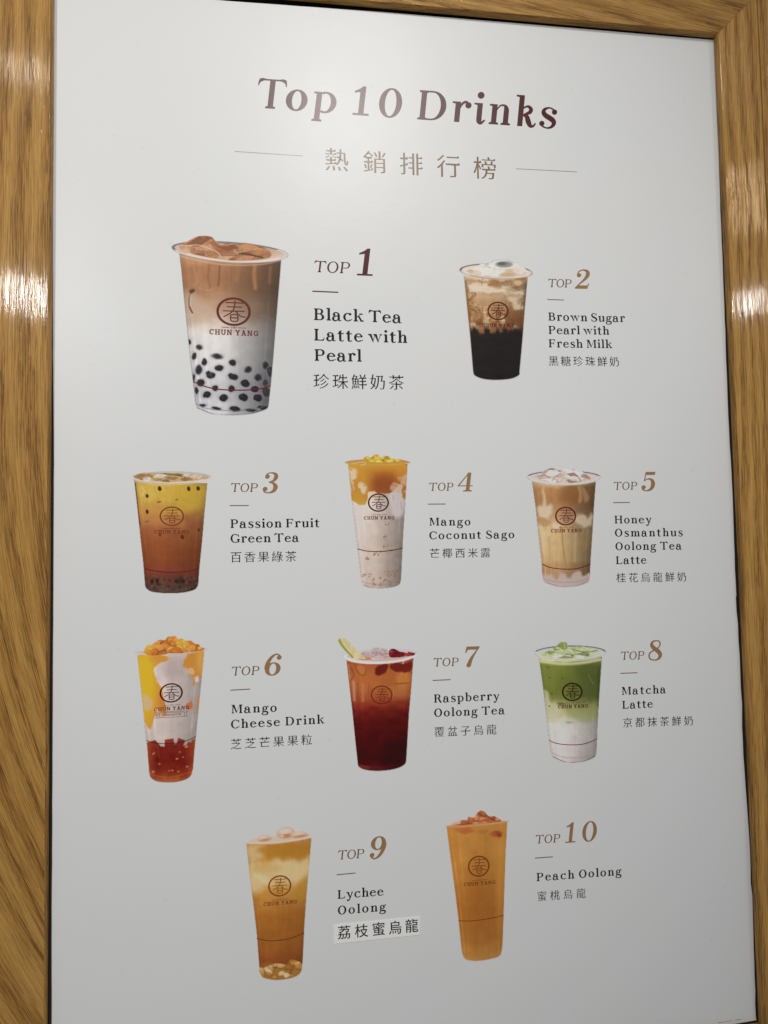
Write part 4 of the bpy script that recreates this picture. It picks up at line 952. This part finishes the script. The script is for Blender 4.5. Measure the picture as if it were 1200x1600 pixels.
c.put(mg, c.vgrad([(240, (196, 144, 48)), (330, (172, 106, 42)), (420, (152, 84, 40)), (520, (156, 96, 46)), (620, (190, 154, 62))])); c.put(mg * c.ell(250, 430, 130, 230, 120), (200, 152, 56), .75); c.put(mg * c.ell(700, 300, 70, 160, 80), (196, 140, 52), .6); c.put(mg * c.ell(520, 440, 110, 110, 100), (138, 72, 38), .6)
wb = c.fbm(46, 56, 21, 4, *UVw); c.put(c.poly([(165, 270), (230, 285), (250, 380), (330, 440), (330, 520), (240, 520), (190, 470)], 30, UV=UVw) * np.clip((wb - .40) * 9, 0, 1) * c.sh, (212, 194, 170), .85)
c.put(c.poly([(575, 470), (620, 390), (690, 350), (735, 330), (720, 520), (650, 500)], 16, UV=UVw) * np.clip((wb - .38) * 9, 0, 1) * c.sh, (194, 164, 136), .8)
c.put(c.line([(600, 540), (612, 580)], 9, 8), (150, 124, 112), .5); c.put(c.line([(680, 600), (690, 680)], 9, 8), (150, 124, 112), .5)
rnd = random.Random(8)
for (x, y, dx, dy, n_) in ((560, 815, 45, 20, 5), (520, 975, 12, 35, 4), (545, 1040, 50, 30, 5), (510, 1105, 95, 22, 12), (440, 1125, 40, 20, 5), (335, 1170, 25, 14, 5), (580, 1320, 65, 30, 18), (340, 1350, 50, 30, 7), (500, 1385, 110, 25, 12), (450, 1430, 90, 16, 8), (600, 1410, 70, 25, 7), (660, 1140, 14, 30, 3)):
    for k in range(n_): c.put(c.ell(x + rnd.uniform(-dx, dx), y + rnd.uniform(-dy, dy), rnd.uniform(6, 11), rnd.uniform(6, 10), 7) * c.sh, rnd.choice([(150, 112, 88), (164, 118, 74), (136, 96, 76)]), .65)
c.put(c.line([(290, 1400), (400, 1424), (520, 1428), (682, 1384)], 6, 8) * c.sh, (140, 120, 108), .6); c.outline((112, 92, 76), .65, 5); c.put(c.line([(300, 1432), (400, 1464), (540, 1466), (660, 1434)], 5, 4) * c.sh, (86, 68, 60), .7)
c.rim((117, 210), (775, 208), 34, 30, (192, 142, 66), (198, 158, 84), 9, (150, 118, 70))
c.put(c.line([(190, 220), (300, 205), (330, 220), (280, 236)], 7, 6), (222, 196, 140), .8)
c.chunks([(305, 200), (318, 155), (350, 148), (380, 160), (410, 134), (450, 128), (480, 156), (510, 146), (560, 146), (590, 168), (680, 178), (720, 195), (600, 205), (430, 208)], [(190, 150, 50), (196, 160, 56), (206, 178, 66), (186, 128, 52), (214, 190, 84)], 24, 34, 5)
c.build('printed picture of white coconut milk with orange mango on top')
c.stripe([(246, 1072), (330, 1093), (460, 1100), (600, 1086), (698, 1064)], (92, 38, 38), 8)
c.logo(456, 610, 106, 92, (92, 32, 26), (308, 782, 618, 778, 34), (104, 42, 32))

# 5 honey osmanthus oolong tea latte
c = Print(816, 724, 128, 198, 6.956, (190, 190, 184), 5); c.o = (810, 710); c.U, c.V = (c.px - 810) * c.s, (c.py - 710) * c.s
c.body([(146, 285), (185, 560), (215, 850), (250, 1150), (260, 1320)], [(275, 1375), (330, 1412), (430, 1436), (520, 1440), (640, 1430), (735, 1402), (770, 1365)], [(842, 290), (822, 560), (805, 850), (785, 1150), (776, 1330)],
       [(330, (176, 146, 104)), (370, (160, 118, 74)), (500, (154, 112, 70)), (600, (156, 120, 82)), (680, (166, 136, 98)), (760, (178, 150, 108)), (850, (186, 158, 112)), (1150, (178, 148, 102)), (1230, (166, 130, 88)), (1300, (160, 126, 92)), (1430, (170, 152, 142))], .10, 80, .38)
UVw = c.warp(16, 45, 3)
c.put(c.ell(570, 450, 120, 90, 90) * c.sh, (128, 84, 46), .6); c.put(c.poly([(640, 360), (660, 420), (650, 520), (690, 500), (680, 350)], 20) * c.sh, (184, 146, 96), .5); c.put(c.poly([(690, 350), (740, 400), (770, 480), (720, 520)], 26) * c.sh, (160, 126, 92), .6)
c.put(c.poly([(262, 380), (276, 380), (292, 480), (305, 560), (360, 540), (375, 590), (350, 660), (300, 690), (240, 680), (210, 620), (215, 560), (255, 550), (262, 470)], 34, UV=UVw) * c.sh, (204, 188, 160), .8)
c.put(c.poly([(600, 680), (680, 650), (750, 680), (800, 640), (800, 760), (740, 790), (640, 760)], 40, UV=UVw) * c.sh, (188, 172, 146), .8); c.put(c.line([(745, 600), (752, 700)], 12, 12) * c.sh, (124, 82, 44), .7); c.put(c.poly([(380, 740), (450, 770), (440, 830), (390, 820)], 20, UV=UVw) * c.sh, (204, 188, 158), .8)
c.put(c.poly([(210, 690), (300, 700), (350, 740), (300, 780), (220, 760)], 24, UV=UVw) * c.sh, (166, 126, 80), .6); c.put(c.poly([(215, 770), (240, 900), (280, 1100), (300, 900), (260, 790)], 30) * c.sh, (202, 184, 148), .6)
c.put(c.line([(455, 790), (475, 860), (485, 1000), (500, 1120), (515, 1200)], 12, 14) * c.sh, (140, 98, 56), .65); c.put(c.line([(760, 800), (745, 1000)], 14, 22) * c.sh, (150, 110, 66), .5); c.put(c.line([(330, 900), (345, 1150)], 16, 24) * c.sh, (164, 130, 84), .5); c.put(c.line([(620, 860), (610, 1160)], 22, 30) * c.sh, (194, 168, 122), .5)
c.put(c.poly([(258, 1330), (300, 1310), (350, 1300), (390, 1340), (430, 1350), (450, 1290), (500, 1300), (550, 1350), (600, 1290), (660, 1270), (700, 1320), (775, 1290), (772, 1400), (500, 1445), (270, 1390)], 30, UV=UVw) * c.sh, (182, 164, 154), .85)
c.put(c.line([(270, 1352), (380, 1382), (520, 1390), (660, 1380), (772, 1345)], 6, 8) * c.sh, (138, 118, 108), .7); c.outline((96, 78, 64), .7, 6); c.put(c.line([(280, 1382), (430, 1432), (520, 1437), (640, 1427), (765, 1372)], 5, 5) * c.sh, (104, 90, 84), .7)
c.rim((97, 240), (890, 242), 66, 92, (194, 182, 172), (196, 190, 184), 15, (72, 74, 88))
c.shards([(180, 245), (230, 210), (300, 166), (370, 150), (440, 172), (500, 156), (560, 168), (600, 152), (680, 182), (740, 220), (780, 270), (650, 305), (350, 305)], (192, 176, 162), [(206, 198, 190), (150, 112, 84), (190, 166, 146), (214, 208, 204), (128, 92, 66), (176, 150, 128)], 30, 60, 7)
c.put(c.poly([(290, 215), (340, 165), (420, 170), (460, 205), (400, 240), (310, 238)], 7, sm=False), (208, 204, 200), .85); c.put(c.line([(460, 205), (400, 240), (365, 290)], 5, 4), (100, 70, 52), .8); c.put(c.line([(600, 200), (650, 250), (680, 290)], 8, 5), (108, 76, 54), .8); c.put(c.line([(210, 240), (290, 225), (340, 262)], 7, 5), (126, 86, 60), .8)
c.put(c.line([(150, 285), (300, 318), (500, 330), (700, 318), (840, 290)], 18, 10), (204, 196, 186), .8)
c.build('printed picture of a tan layered milk tea with ice', (70, 72, 84))
c.stripe([(256, 1192), (350, 1230), (500, 1247), (650, 1238), (783, 1192)], (106, 40, 26), 9)
c.logo(513, 670, 115, 102, (120, 36, 26), (352, 850, 686, 846, 40), (126, 38, 28))

# 6 mango cheese drink
c = Print(204, 990, 126, 236, 5.925, (195, 197, 195), 6); c.o = (190, 970); c.U, c.V = (c.px - 190) * c.s, (c.py - 970) * c.s
c.body([(145, 315), (175, 600), (205, 880), (226, 1100), (236, 1160), (253, 1400)], [(268, 1448), (320, 1485), (420, 1497), (520, 1490), (600, 1466), (642, 1432), (655, 1390)], [(766, 280), (745, 500), (715, 800), (690, 1060), (675, 1200), (662, 1370)],
       [(320, (190, 176, 170)), (700, (190, 178, 172)), (1090, (184, 172, 166)), (1150, (176, 160, 152)), (1500, (150, 90, 60))], .1, 20, .14)
UVw = c.warp(14, 44, 4); c.put(c.ell(470, 450, 90, 90, 90) * c.sh, (166, 150, 144), .6)
ye = c.poly([(140, 325), (445, 330), (438, 362), (335, 408), (296, 470), (330, 560), (365, 610), (385, 690), (420, 860), (350, 830), (300, 800), (320, 860), (292, 940), (262, 1005), (222, 960), (205, 820), (178, 600)], 7, UV=UVw) * c.sh
c.put(ye, (204, 150, 54)); c.put(ye * c.ell(215, 560, 90, 330, 60), (208, 176, 40), .85); c.put(ye * c.ell(380, 350, 110, 40, 40), (196, 136, 62), .7); c.put(c.poly([(195, 690), (250, 690), (290, 770), (250, 830), (210, 800)], 30, UV=UVw) * c.sh, (196, 172, 150), .75); c.put(ye * c.ell(390, 740, 50, 110, 50), (190, 110, 66), .6)
c.put(c.poly([(300, 860), (360, 830), (430, 850), (390, 890), (320, 890)], 30, UV=UVw) * c.sh, (190, 130, 96), .5)
orr = c.poly([(582, 330), (770, 285), (745, 480), (735, 540), (700, 500), (682, 600), (662, 590), (665, 530), (620, 500), (600, 440), (562, 425), (575, 370)], 7, UV=UVw) * c.sh
c.put(orr, (192, 132, 56)); c.put(orr * c.ell(740, 360, 50, 120, 50), (206, 160, 84), .6); c.put(c.ell(640, 470, 34, 30, 12, 0, UVw) * c.sh, (206, 176, 150), .7); c.put(c.ell(700, 540, 22, 30, 12, 0, UVw) * c.sh, (212, 196, 184), .8)
c.put(c.poly([(598, 775), (655, 738), (648, 800), (612, 820)], 8, UV=UVw) * c.sh, (186, 104, 60), .9); c.put(c.poly([(700, 720), (720, 710), (712, 830), (702, 830)], 8) * c.sh, (188, 128, 50), .8)
je = c.poly([(230, 1165), (236, 1128), (310, 1102), (345, 1140), (362, 1162), (398, 1165), (400, 1100), (480, 1088), (488, 1142), (512, 1135), (524, 1082), (592, 1108), (568, 1158), (600, 1150), (620, 1118), (640, 1128), (655, 1100), (684, 1096), (660, 1400), (600, 1480), (420, 1505), (270, 1450)], 7, sm=False) * c.sh
c.put(je, c.vgrad([(1090, (138, 62, 42)), (1180, (118, 36, 26)), (1300, (110, 30, 22)), (1400, (132, 46, 28)), (1490, (164, 92, 46))])); c.put(je * (np.abs(c.t) > .6) * np.clip((np.abs(c.t) - .6) * 2.5, 0, 1), (164, 84, 50), .6); c.add(je * (c.fbm(40, 40, 8) - .5), .3)
for x, y, r in ((293, 1232, 9), (513, 1277, 10), (350, 1325, 8), (606, 1350, 9), (292, 1398, 11), (470, 1385, 9), (570, 1262, 7), (690, 1180, 8), (600, 1165, 14), (440, 1388, 7), (525, 1395, 8), (305, 1222, 5), (540, 1215, 7)): c.put(c.ell(x, y, r * 1.3, r * .8, 6, -20) * c.sh, (206, 140, 110), .75)
c.put(c.line([(330, 1160), (350, 1260)], 8, 12) * je, (150, 70, 50), .5); c.put(c.line([(262, 1415), (350, 1440), (480, 1444), (650, 1395)], 8, 10) * c.sh, (180, 100, 52), .6)
c.outline((110, 84, 62), .5, 4); c.put(c.line([(275, 1452), (350, 1490), (440, 1496), (560, 1480), (635, 1438)], 5, 4) * c.sh, (120, 52, 30), .8)
c.rim((108, 294), (796, 258), 26, 36, (190, 178, 174), (200, 190, 188), 11, (186, 176, 178))
c.put(c.line([(440, 330), (510, 305), (580, 315), (575, 340)], 40, 20), (190, 176, 168), .8)
c.chunks([(212, 300), (218, 255), (240, 222), (275, 222), (310, 198), (350, 176), (400, 178), (425, 150), (460, 142), (500, 142), (520, 165), (560, 165), (600, 185), (640, 182), (680, 212), (715, 218), (735, 245), (762, 252), (750, 275), (640, 290), (560, 298), (440, 300), (400, 312), (290, 318)],
         [(180, 108, 44), (204, 146, 58), (196, 126, 54), (214, 166, 66), (188, 110, 48), (206, 140, 74)], 74, 40, 6)
c.build('printed picture of a white drink heaped with orange mango cubes over red jelly')
c.stripe([(228, 1107), (300, 1129), (420, 1137), (540, 1126), (640, 1095), (688, 1068)], (66, 32, 34), 6)
c.logo(459, 667, 108, 90, (74, 22, 22), (300, 838, 626, 818, 34), (112, 48, 36), .95, -.05, True)

# 7 raspberry oolong tea
c = Print(524, 990, 134, 222, 6.153, (190, 190, 184), 7); c.o = (510, 970); c.U, c.V = (c.px - 510) * c.s, (c.py - 970) * c.s
c.body([(193, 375), (220, 620), (250, 880), (280, 1180), (300, 1365)], [(310, 1402), (370, 1432), (480, 1444), (600, 1436), (700, 1412), (755, 1378)], [(838, 340), (818, 620), (795, 880), (778, 1180), (768, 1345)],
       [(410, (152, 78, 44)), (500, (164, 90, 46)), (620, (162, 92, 48)), (720, (150, 76, 42)), (790, (128, 50, 32)), (870, (102, 30, 24)), (1000, (80, 20, 18)), (1200, (66, 16, 17)), (1330, (60, 14, 17)), (1440, (78, 26, 24))], .1, 70, .0)
UVw = c.warp(10, 40, 5)
c.put(c.ell(740, 560, 70, 90, 50) * c.sh, (190, 124, 54), .6); c.put(c.ell(600, 470, 60, 60, 50) * c.sh, (170, 92, 40), .5); c.put(c.ell(700, 690, 90, 60, 60) * c.sh, (176, 112, 56), .5); c.put(c.poly([(660, 600), (790, 590), (790, 606), (670, 612)], 8) * c.sh, (130, 62, 34), .5)
for P, w_, col, op in (([(262, 590), (268, 760)], 40, (186, 138, 112), .8), ([(300, 600), (305, 770)], 18, (120, 62, 42), .6), ([(350, 610), (352, 770)], 46, (178, 120, 78), .7), ([(410, 600), (400, 760)], 16, (136, 76, 44), .6), ([(240, 450), (262, 530), (240, 560)], 26, (122, 50, 30), .6), ([(215, 420), (230, 560)], 14, (196, 160, 140), .5), ([(560, 660), (640, 640), (640, 760)], 10, (190, 130, 70), .5), ([(270, 420), (300, 500)], 40, (168, 86, 52), .5)): c.put(c.line(P, w_ * .55, w_ * .5) * c.sh, col, op)
c.put(c.poly([(468, 500), (480, 440), (540, 420), (592, 430), (570, 490), (510, 528)], 14, UV=UVw) * c.sh, (96, 26, 22), .9); c.put(c.poly([(606, 440), (660, 405), (740, 415), (825, 385), (818, 470), (745, 497), (650, 480)], 14, UV=UVw) * c.sh, (104, 28, 26), .9)
c.put(c.line([(262, 375), (285, 450), (320, 510), (355, 525), (380, 500), (370, 455)], 12, 8) * c.sh, (124, 92, 34), .9); c.put(c.poly([(290, 440), (350, 430), (375, 480), (340, 515)], 16) * c.sh, (182, 112, 62), .7)
c.put(c.poly([(310, 1385), (420, 1398), (400, 1425), (330, 1415)], 12) * c.sh, (130, 52, 44), .6); c.put(c.line([(305, 1372), (400, 1400), (560, 1402), (762, 1345)], 5, 8) * c.sh, (110, 40, 36), .6); c.put(c.poly([(560, 1180), (700, 1150), (760, 1200), (740, 1380), (580, 1400)], 80) * c.sh, (46, 12, 15), .6)
c.add(c.sh * (c.V > 800) * (c.fbm(90, 60, 14) - .5), .3); c.outline((74, 44, 40), .75, 6)
c.rim((165, 345), (879, 312), 62, 86, (190, 174, 168), (212, 206, 204), 18, (176, 174, 176))
c.put(c.rin * c.ell(500, 365, 300, 40, 20), (192, 156, 138), .7)
c.shards([(350, 300), (420, 285), (470, 256), (560, 272), (605, 320), (600, 350), (480, 372), (380, 365), (340, 350)], (184, 166, 164), [(200, 188, 188), (160, 134, 132), (206, 198, 198), (176, 140, 132)], 16, 38, 8, .7)
c.put(c.poly([(300, 340), (360, 350), (440, 360), (400, 375), (310, 370)], 8), (176, 116, 72), .8)
c.chunks([(600, 318), (606, 285), (640, 268), (680, 282), (700, 296), (740, 302), (775, 310), (790, 298), (815, 304), (850, 312), (840, 332), (760, 342), (680, 352), (615, 350)], [(112, 30, 34), (138, 42, 44), (104, 24, 30), (156, 62, 58)], 30, 20, 9)
c.put(c.line([(735, 410), (745, 385)], 10, 6), (214, 200, 196), .8)
ap = c.poly([(115, 200), (122, 172), (150, 163), (195, 178), (250, 235), (310, 290), (360, 345), (380, 365), (300, 368), (262, 366), (215, 325), (150, 255)], 5); c.cover(ap); c.put(ap, (196, 180, 136)); c.put(c.line([(120, 190), (140, 235), (185, 295), (240, 350)], 40, 8) * ap, (138, 148, 48), .95); c.put(c.line([(148, 172), (170, 220), (225, 290), (275, 355)], 5, 5) * ap, (212, 202, 150), .8); c.add(ap * (c.fbm(20, 60, 15) - .5), .14)
c.put(c.line([(185, 352), (330, 388), (520, 396), (700, 380), (850, 340)], 13, 8), (214, 208, 206), .85)
c.build('printed picture of deep red iced tea with a slice of green apple and raspberries')
c.logo(531, 712, 104, 90, (118, 46, 26), None, None, .75)

# 8 matcha latte
c = Print(828, 996, 124, 202, 6.953, (178, 178, 172), 8); c.o = (820, 980); c.U, c.V = (c.px - 820) * c.s, (c.py - 980) * c.s
c.body([(152, 330), (185, 560), (215, 800), (245, 1050), (266, 1230), (282, 1350)], [(300, 1400), (345, 1442), (430, 1464), (540, 1470), (650, 1456), (745, 1422), (772, 1385)], [(838, 310), (822, 560), (806, 800), (792, 1050), (785, 1215), (778, 1345)],
       [(350, (178, 174, 128)), (395, (128, 131, 68)), (430, (100, 107, 48)), (600, (92, 99, 40)), (740, (94, 100, 44)), (830, (128, 126, 78)), (910, (146, 144, 96)), (1000, (172, 168, 142)), (1080, (184, 178, 168)), (1250, (181, 173, 165)), (1460, (173, 164, 157))], .10, 70, .22)
UVw = c.warp(22, 60, 6)
c.put(c.poly([(205, 700), (250, 700), (280, 800), (350, 830), (400, 930), (330, 1010), (240, 1000)], 40, UV=UVw) * c.sh, (178, 172, 140), .8); c.put(c.poly([(430, 820), (600, 850), (790, 800), (790, 960), (640, 1020), (480, 940)], 60, UV=UVw) * c.sh, (130, 136, 78), .55)
c.put(c.poly([(560, 420), (800, 400), (800, 760), (650, 780), (600, 600)], 90) * c.sh, (74, 84, 42), .55); c.put(c.poly([(180, 430), (350, 430), (330, 640), (210, 640)], 70) * c.sh, (112, 118, 54), .6); c.put(c.line([(175, 372), (400, 400), (640, 385), (820, 350)], 26, 22) * c.sh, (186, 190, 140), .8)
for x, y in ((272, 548), (408, 558), (292, 722), (254, 438), (268, 858), (645, 812)): c.put(c.ell(x, y, 10, 7, 6) * c.sh, (58, 72, 34), .85)
c.put(c.line([(690, 520), (745, 620)], 6, 6) * c.sh, (130, 136, 96), .6); c.put(c.ell(395, 830, 40, 12, 9) * c.sh, (88, 72, 40), .7); c.put(c.ell(482, 1036, 42, 12, 10) * c.sh, (130, 134, 128), .7)
c.put(c.line([(805, 450), (795, 850)], 16, 16) * c.sh, (54, 62, 34), .6)
c.put(c.line([(285, 1360), (400, 1408), (540, 1418), (680, 1402), (775, 1350)], 6, 8) * c.sh, (130, 120, 114), .7); c.outline((84, 84, 62), .7, 6); c.put(c.line([(300, 1402), (430, 1462), (540, 1468), (650, 1454), (768, 1392)], 7, 5) * c.sh, (76, 58, 52), .85)
c.rim((105, 276), (881, 266), 74, 84, (178, 178, 158), (182, 184, 172), 15, (70, 74, 100))
c.shards([(175, 290), (240, 265), (300, 235), (350, 200), (380, 165), (430, 158), (462, 170), (480, 225), (560, 205), (650, 212), (770, 245), (805, 268), (720, 325), (420, 340), (250, 322)], (172, 176, 146), [(190, 194, 172), (112, 124, 58), (150, 160, 96), (196, 200, 184), (92, 104, 48), (168, 176, 120)], 32, 54, 11)
c.put(c.poly([(345, 205), (385, 165), (450, 162), (470, 215), (440, 255), (400, 235)], 7, sm=False), (112, 122, 56), .8); c.put(c.line([(430, 180), (438, 250)], 8, 6), (176, 186, 100), .8); c.put(c.line([(520, 240), (600, 262), (700, 268), (790, 250)], 9, 6), (84, 92, 44), .8)
c.put(c.line([(160, 320), (300, 348), (500, 358), (700, 344), (840, 310)], 16, 10), (190, 192, 168), .8)
c.build('printed picture of green matcha over white milk with ice', (66, 70, 92))
c.stripe([(264, 1230), (350, 1263), (500, 1278), (650, 1266), (786, 1212)], (106, 34, 34), 8)
c.logo(515, 703, 113, 102, (52, 36, 20), (358, 884, 688, 874, 40), (80, 36, 26), 1.1)

# 9 lychee oolong
c = Print(378, 1288, 118, 248, 5.713, (176, 177, 175), 9); c.o = (370, 1270); c.U, c.V = (c.px - 370) * c.s, (c.py - 1270) * c.s
c.body([(85, 270), (115, 560), (150, 830), (180, 1100), (200, 1370)], [(215, 1440), (240, 1474), (330, 1492), (420, 1488), (520, 1464), (570, 1422), (576, 1385)], [(667, 212), (645, 480), (622, 740), (604, 1000), (588, 1340)],
       [(250, (166, 122, 62)), (300, (160, 112, 46)), (400, (164, 118, 54)), (480, (172, 140, 84)), (600, (176, 146, 92)), (680, (166, 122, 58)), (780, (158, 108, 50)), (900, (144, 90, 36)), (1100, (134, 82, 32)), (1250, (130, 74, 32)), (1330, (120, 64, 30)), (1480, (150, 110, 60))], .1, 90, .0)
UVw = c.warp(24, 70, 7)
c.put(c.poly([(90, 300), (230, 280), (250, 380), (170, 440), (110, 430)], 60, UV=UVw) * c.sh, (184, 160, 118), .8); c.put(c.poly([(120, 480), (260, 470), (360, 420), (480, 410), (560, 440), (650, 380), (640, 560), (480, 640), (330, 560), (220, 690), (130, 700)], 60, UV=UVw) * c.sh, (190, 168, 124), .8); c.put(c.poly([(220, 300), (640, 280), (620, 400), (480, 400), (260, 400)], 50, UV=UVw) * c.sh, (156, 106, 36), .7)
c.put(c.poly([(150, 470), (300, 450), (400, 500), (300, 540), (160, 540)], 50) * c.sh, (176, 140, 76), .5); c.put(c.line([(180, 560), (320, 640)], 30, 50) * c.sh, (200, 184, 148), .6); c.put(c.poly([(560, 620), (640, 560), (620, 760), (500, 740)], 60) * c.sh, (160, 114, 40), .7)
c.chunks([(200, 1390), (250, 1372), (330, 1350), (370, 1345), (440, 1350), (480, 1310), (530, 1320), (580, 1350), (572, 1422), (520, 1464), (420, 1488), (330, 1490), (245, 1472), (212, 1440)], [(146, 100, 46), (176, 138, 84), (160, 112, 52), (190, 160, 116), (138, 92, 38)], 40, 30, 12, 8)
c.outline((112, 76, 40), .55, 4)
c.rim((60, 264), (690, 206), 20, 26, (188, 170, 158), (188, 172, 162), 10, (180, 172, 170))
bl = c.poly([(110, 250), (180, 222), (220, 198), (270, 195), (310, 212), (345, 205), (360, 160), (400, 130), (450, 123), (500, 140), (525, 168), (580, 160), (625, 180), (650, 205), (600, 226), (400, 252), (200, 262)], 5); c.cover(bl); c.put(bl, (184, 164, 148))
for x, y, a_, b_ in ((245, 228, 62, 30), (440, 180, 84, 52), (560, 195, 78, 30)):
    c.put(c.ell(x, y, a_, b_, 10, -8) * bl, (178, 146, 122), .9); c.put(c.ell(x - 10, y - b_ * .35, a_ * .7, b_ * .5, 22, -8) * bl, (200, 182, 172), .8); c.put(c.ell(x + 10, y + b_ * .45, a_ * .6, b_ * .3, 14, -8) * bl, (160, 106, 56), .75)
c.put(c.ell(405, 208, 14, 6, 6), (222, 206, 190), .8); c.put(c.line([(75, 268), (300, 272), (480, 252), (680, 214)], 14, 8), (192, 174, 160), .85)
c.build('printed picture of amber tea topped with three pale lychees')
c.stripe([(178, 1120), (260, 1138), (340, 1141), (470, 1122), (602, 1073)], (92, 46, 22), 6)
c.logo(383, 652, 104, 95, (132, 74, 28), (236, 834, 538, 808, 34), (118, 68, 32), .9, -.06)

# 10 peach oolong
c = Print(692, 1262, 108, 244, 5.928, (165, 165, 160), 10); c.o = (680, 1250); c.U, c.V = (c.px - 680) * c.s, (c.py - 1250) * c.s
c.body([(104, 240), (140, 520), (180, 820), (215, 1100), (243, 1380)], [(258, 1445), (290, 1480), (380, 1491), (500, 1476), (590, 1448), (614, 1405)], [(668, 205), (652, 500), (642, 800), (634, 1060), (624, 1340)],
       [(240, (154, 108, 52)), (320, (152, 104, 46)), (600, (150, 102, 44)), (800, (142, 93, 38)), (1000, (134, 84, 33)), (1300, (136, 88, 37)), (1480, (150, 106, 52))], .02, 60, .0)
c.put(c.ell(400, 950, 120, 420, 120) * c.sh, (128, 74, 26), .4); c.put(c.ell(610, 700, 50, 500, 60) * c.sh, (160, 108, 46), .6); c.put(c.ell(160, 420, 60, 200, 60) * c.sh, (160, 104, 46), .5); c.put(c.ell(600, 450, 60, 100, 70) * c.sh, (166, 116, 52), .5)
UVw = c.warp(14, 34, 8)
for x, y, a_, b_, col, op in ((280, 285, 80, 30, (150, 80, 42), .8), (210, 275, 40, 20, (160, 94, 52), .6), (570, 312, 48, 30, (132, 62, 32), .9), (590, 330, 24, 16, (118, 50, 28), .8), (530, 320, 30, 20, (150, 84, 40), .6), (440, 290, 50, 20, (140, 78, 34), .4)): c.put(c.ell(x, y, a_, b_, 14, 0, UVw) * c.sh, col, op)
c.outline((120, 78, 44), .5, 4)
c.rim((95, 244), (686, 196), 14, 18, (166, 120, 78), (168, 124, 80), 8, (160, 130, 104))
c.put(c.line([(140, 222), (190, 195), (230, 178), (232, 215)], 26, 12), (176, 160, 146), .8); c.cover(c.poly([(130, 228), (180, 195), (235, 172), (240, 230)], 5))
c.chunks([(150, 228), (200, 200), (260, 185), (300, 182), (304, 156), (340, 158), (365, 155), (380, 130), (405, 105), (430, 98), (460, 110), (485, 140), (510, 152), (550, 150), (590, 172), (612, 192), (560, 205), (400, 222), (250, 234)], [(152, 84, 48), (168, 98, 62), (150, 82, 44), (176, 112, 76), (142, 74, 42)], 34, 40, 13, 7)
c.put(c.poly([(138, 226), (185, 195), (232, 176), (236, 215), (190, 228)], 8), (176, 158, 144), .7); c.put(c.ell(372, 212, 30, 8, 8), (186, 146, 116), .7); c.put(c.line([(100, 244), (300, 238), (480, 224), (680, 198)], 8, 6), (170, 122, 76), .85)
c.build('printed picture of orange peach tea heaped with peach pieces')
c.stripe([(215, 1118), (330, 1120), (460, 1104), (560, 1086), (636, 1066)], (98, 46, 22), 6)
c.logo(403, 613, 101, 98, (116, 60, 26), (262, 800, 558, 776, 33), (116, 58, 28), .95, -.05)
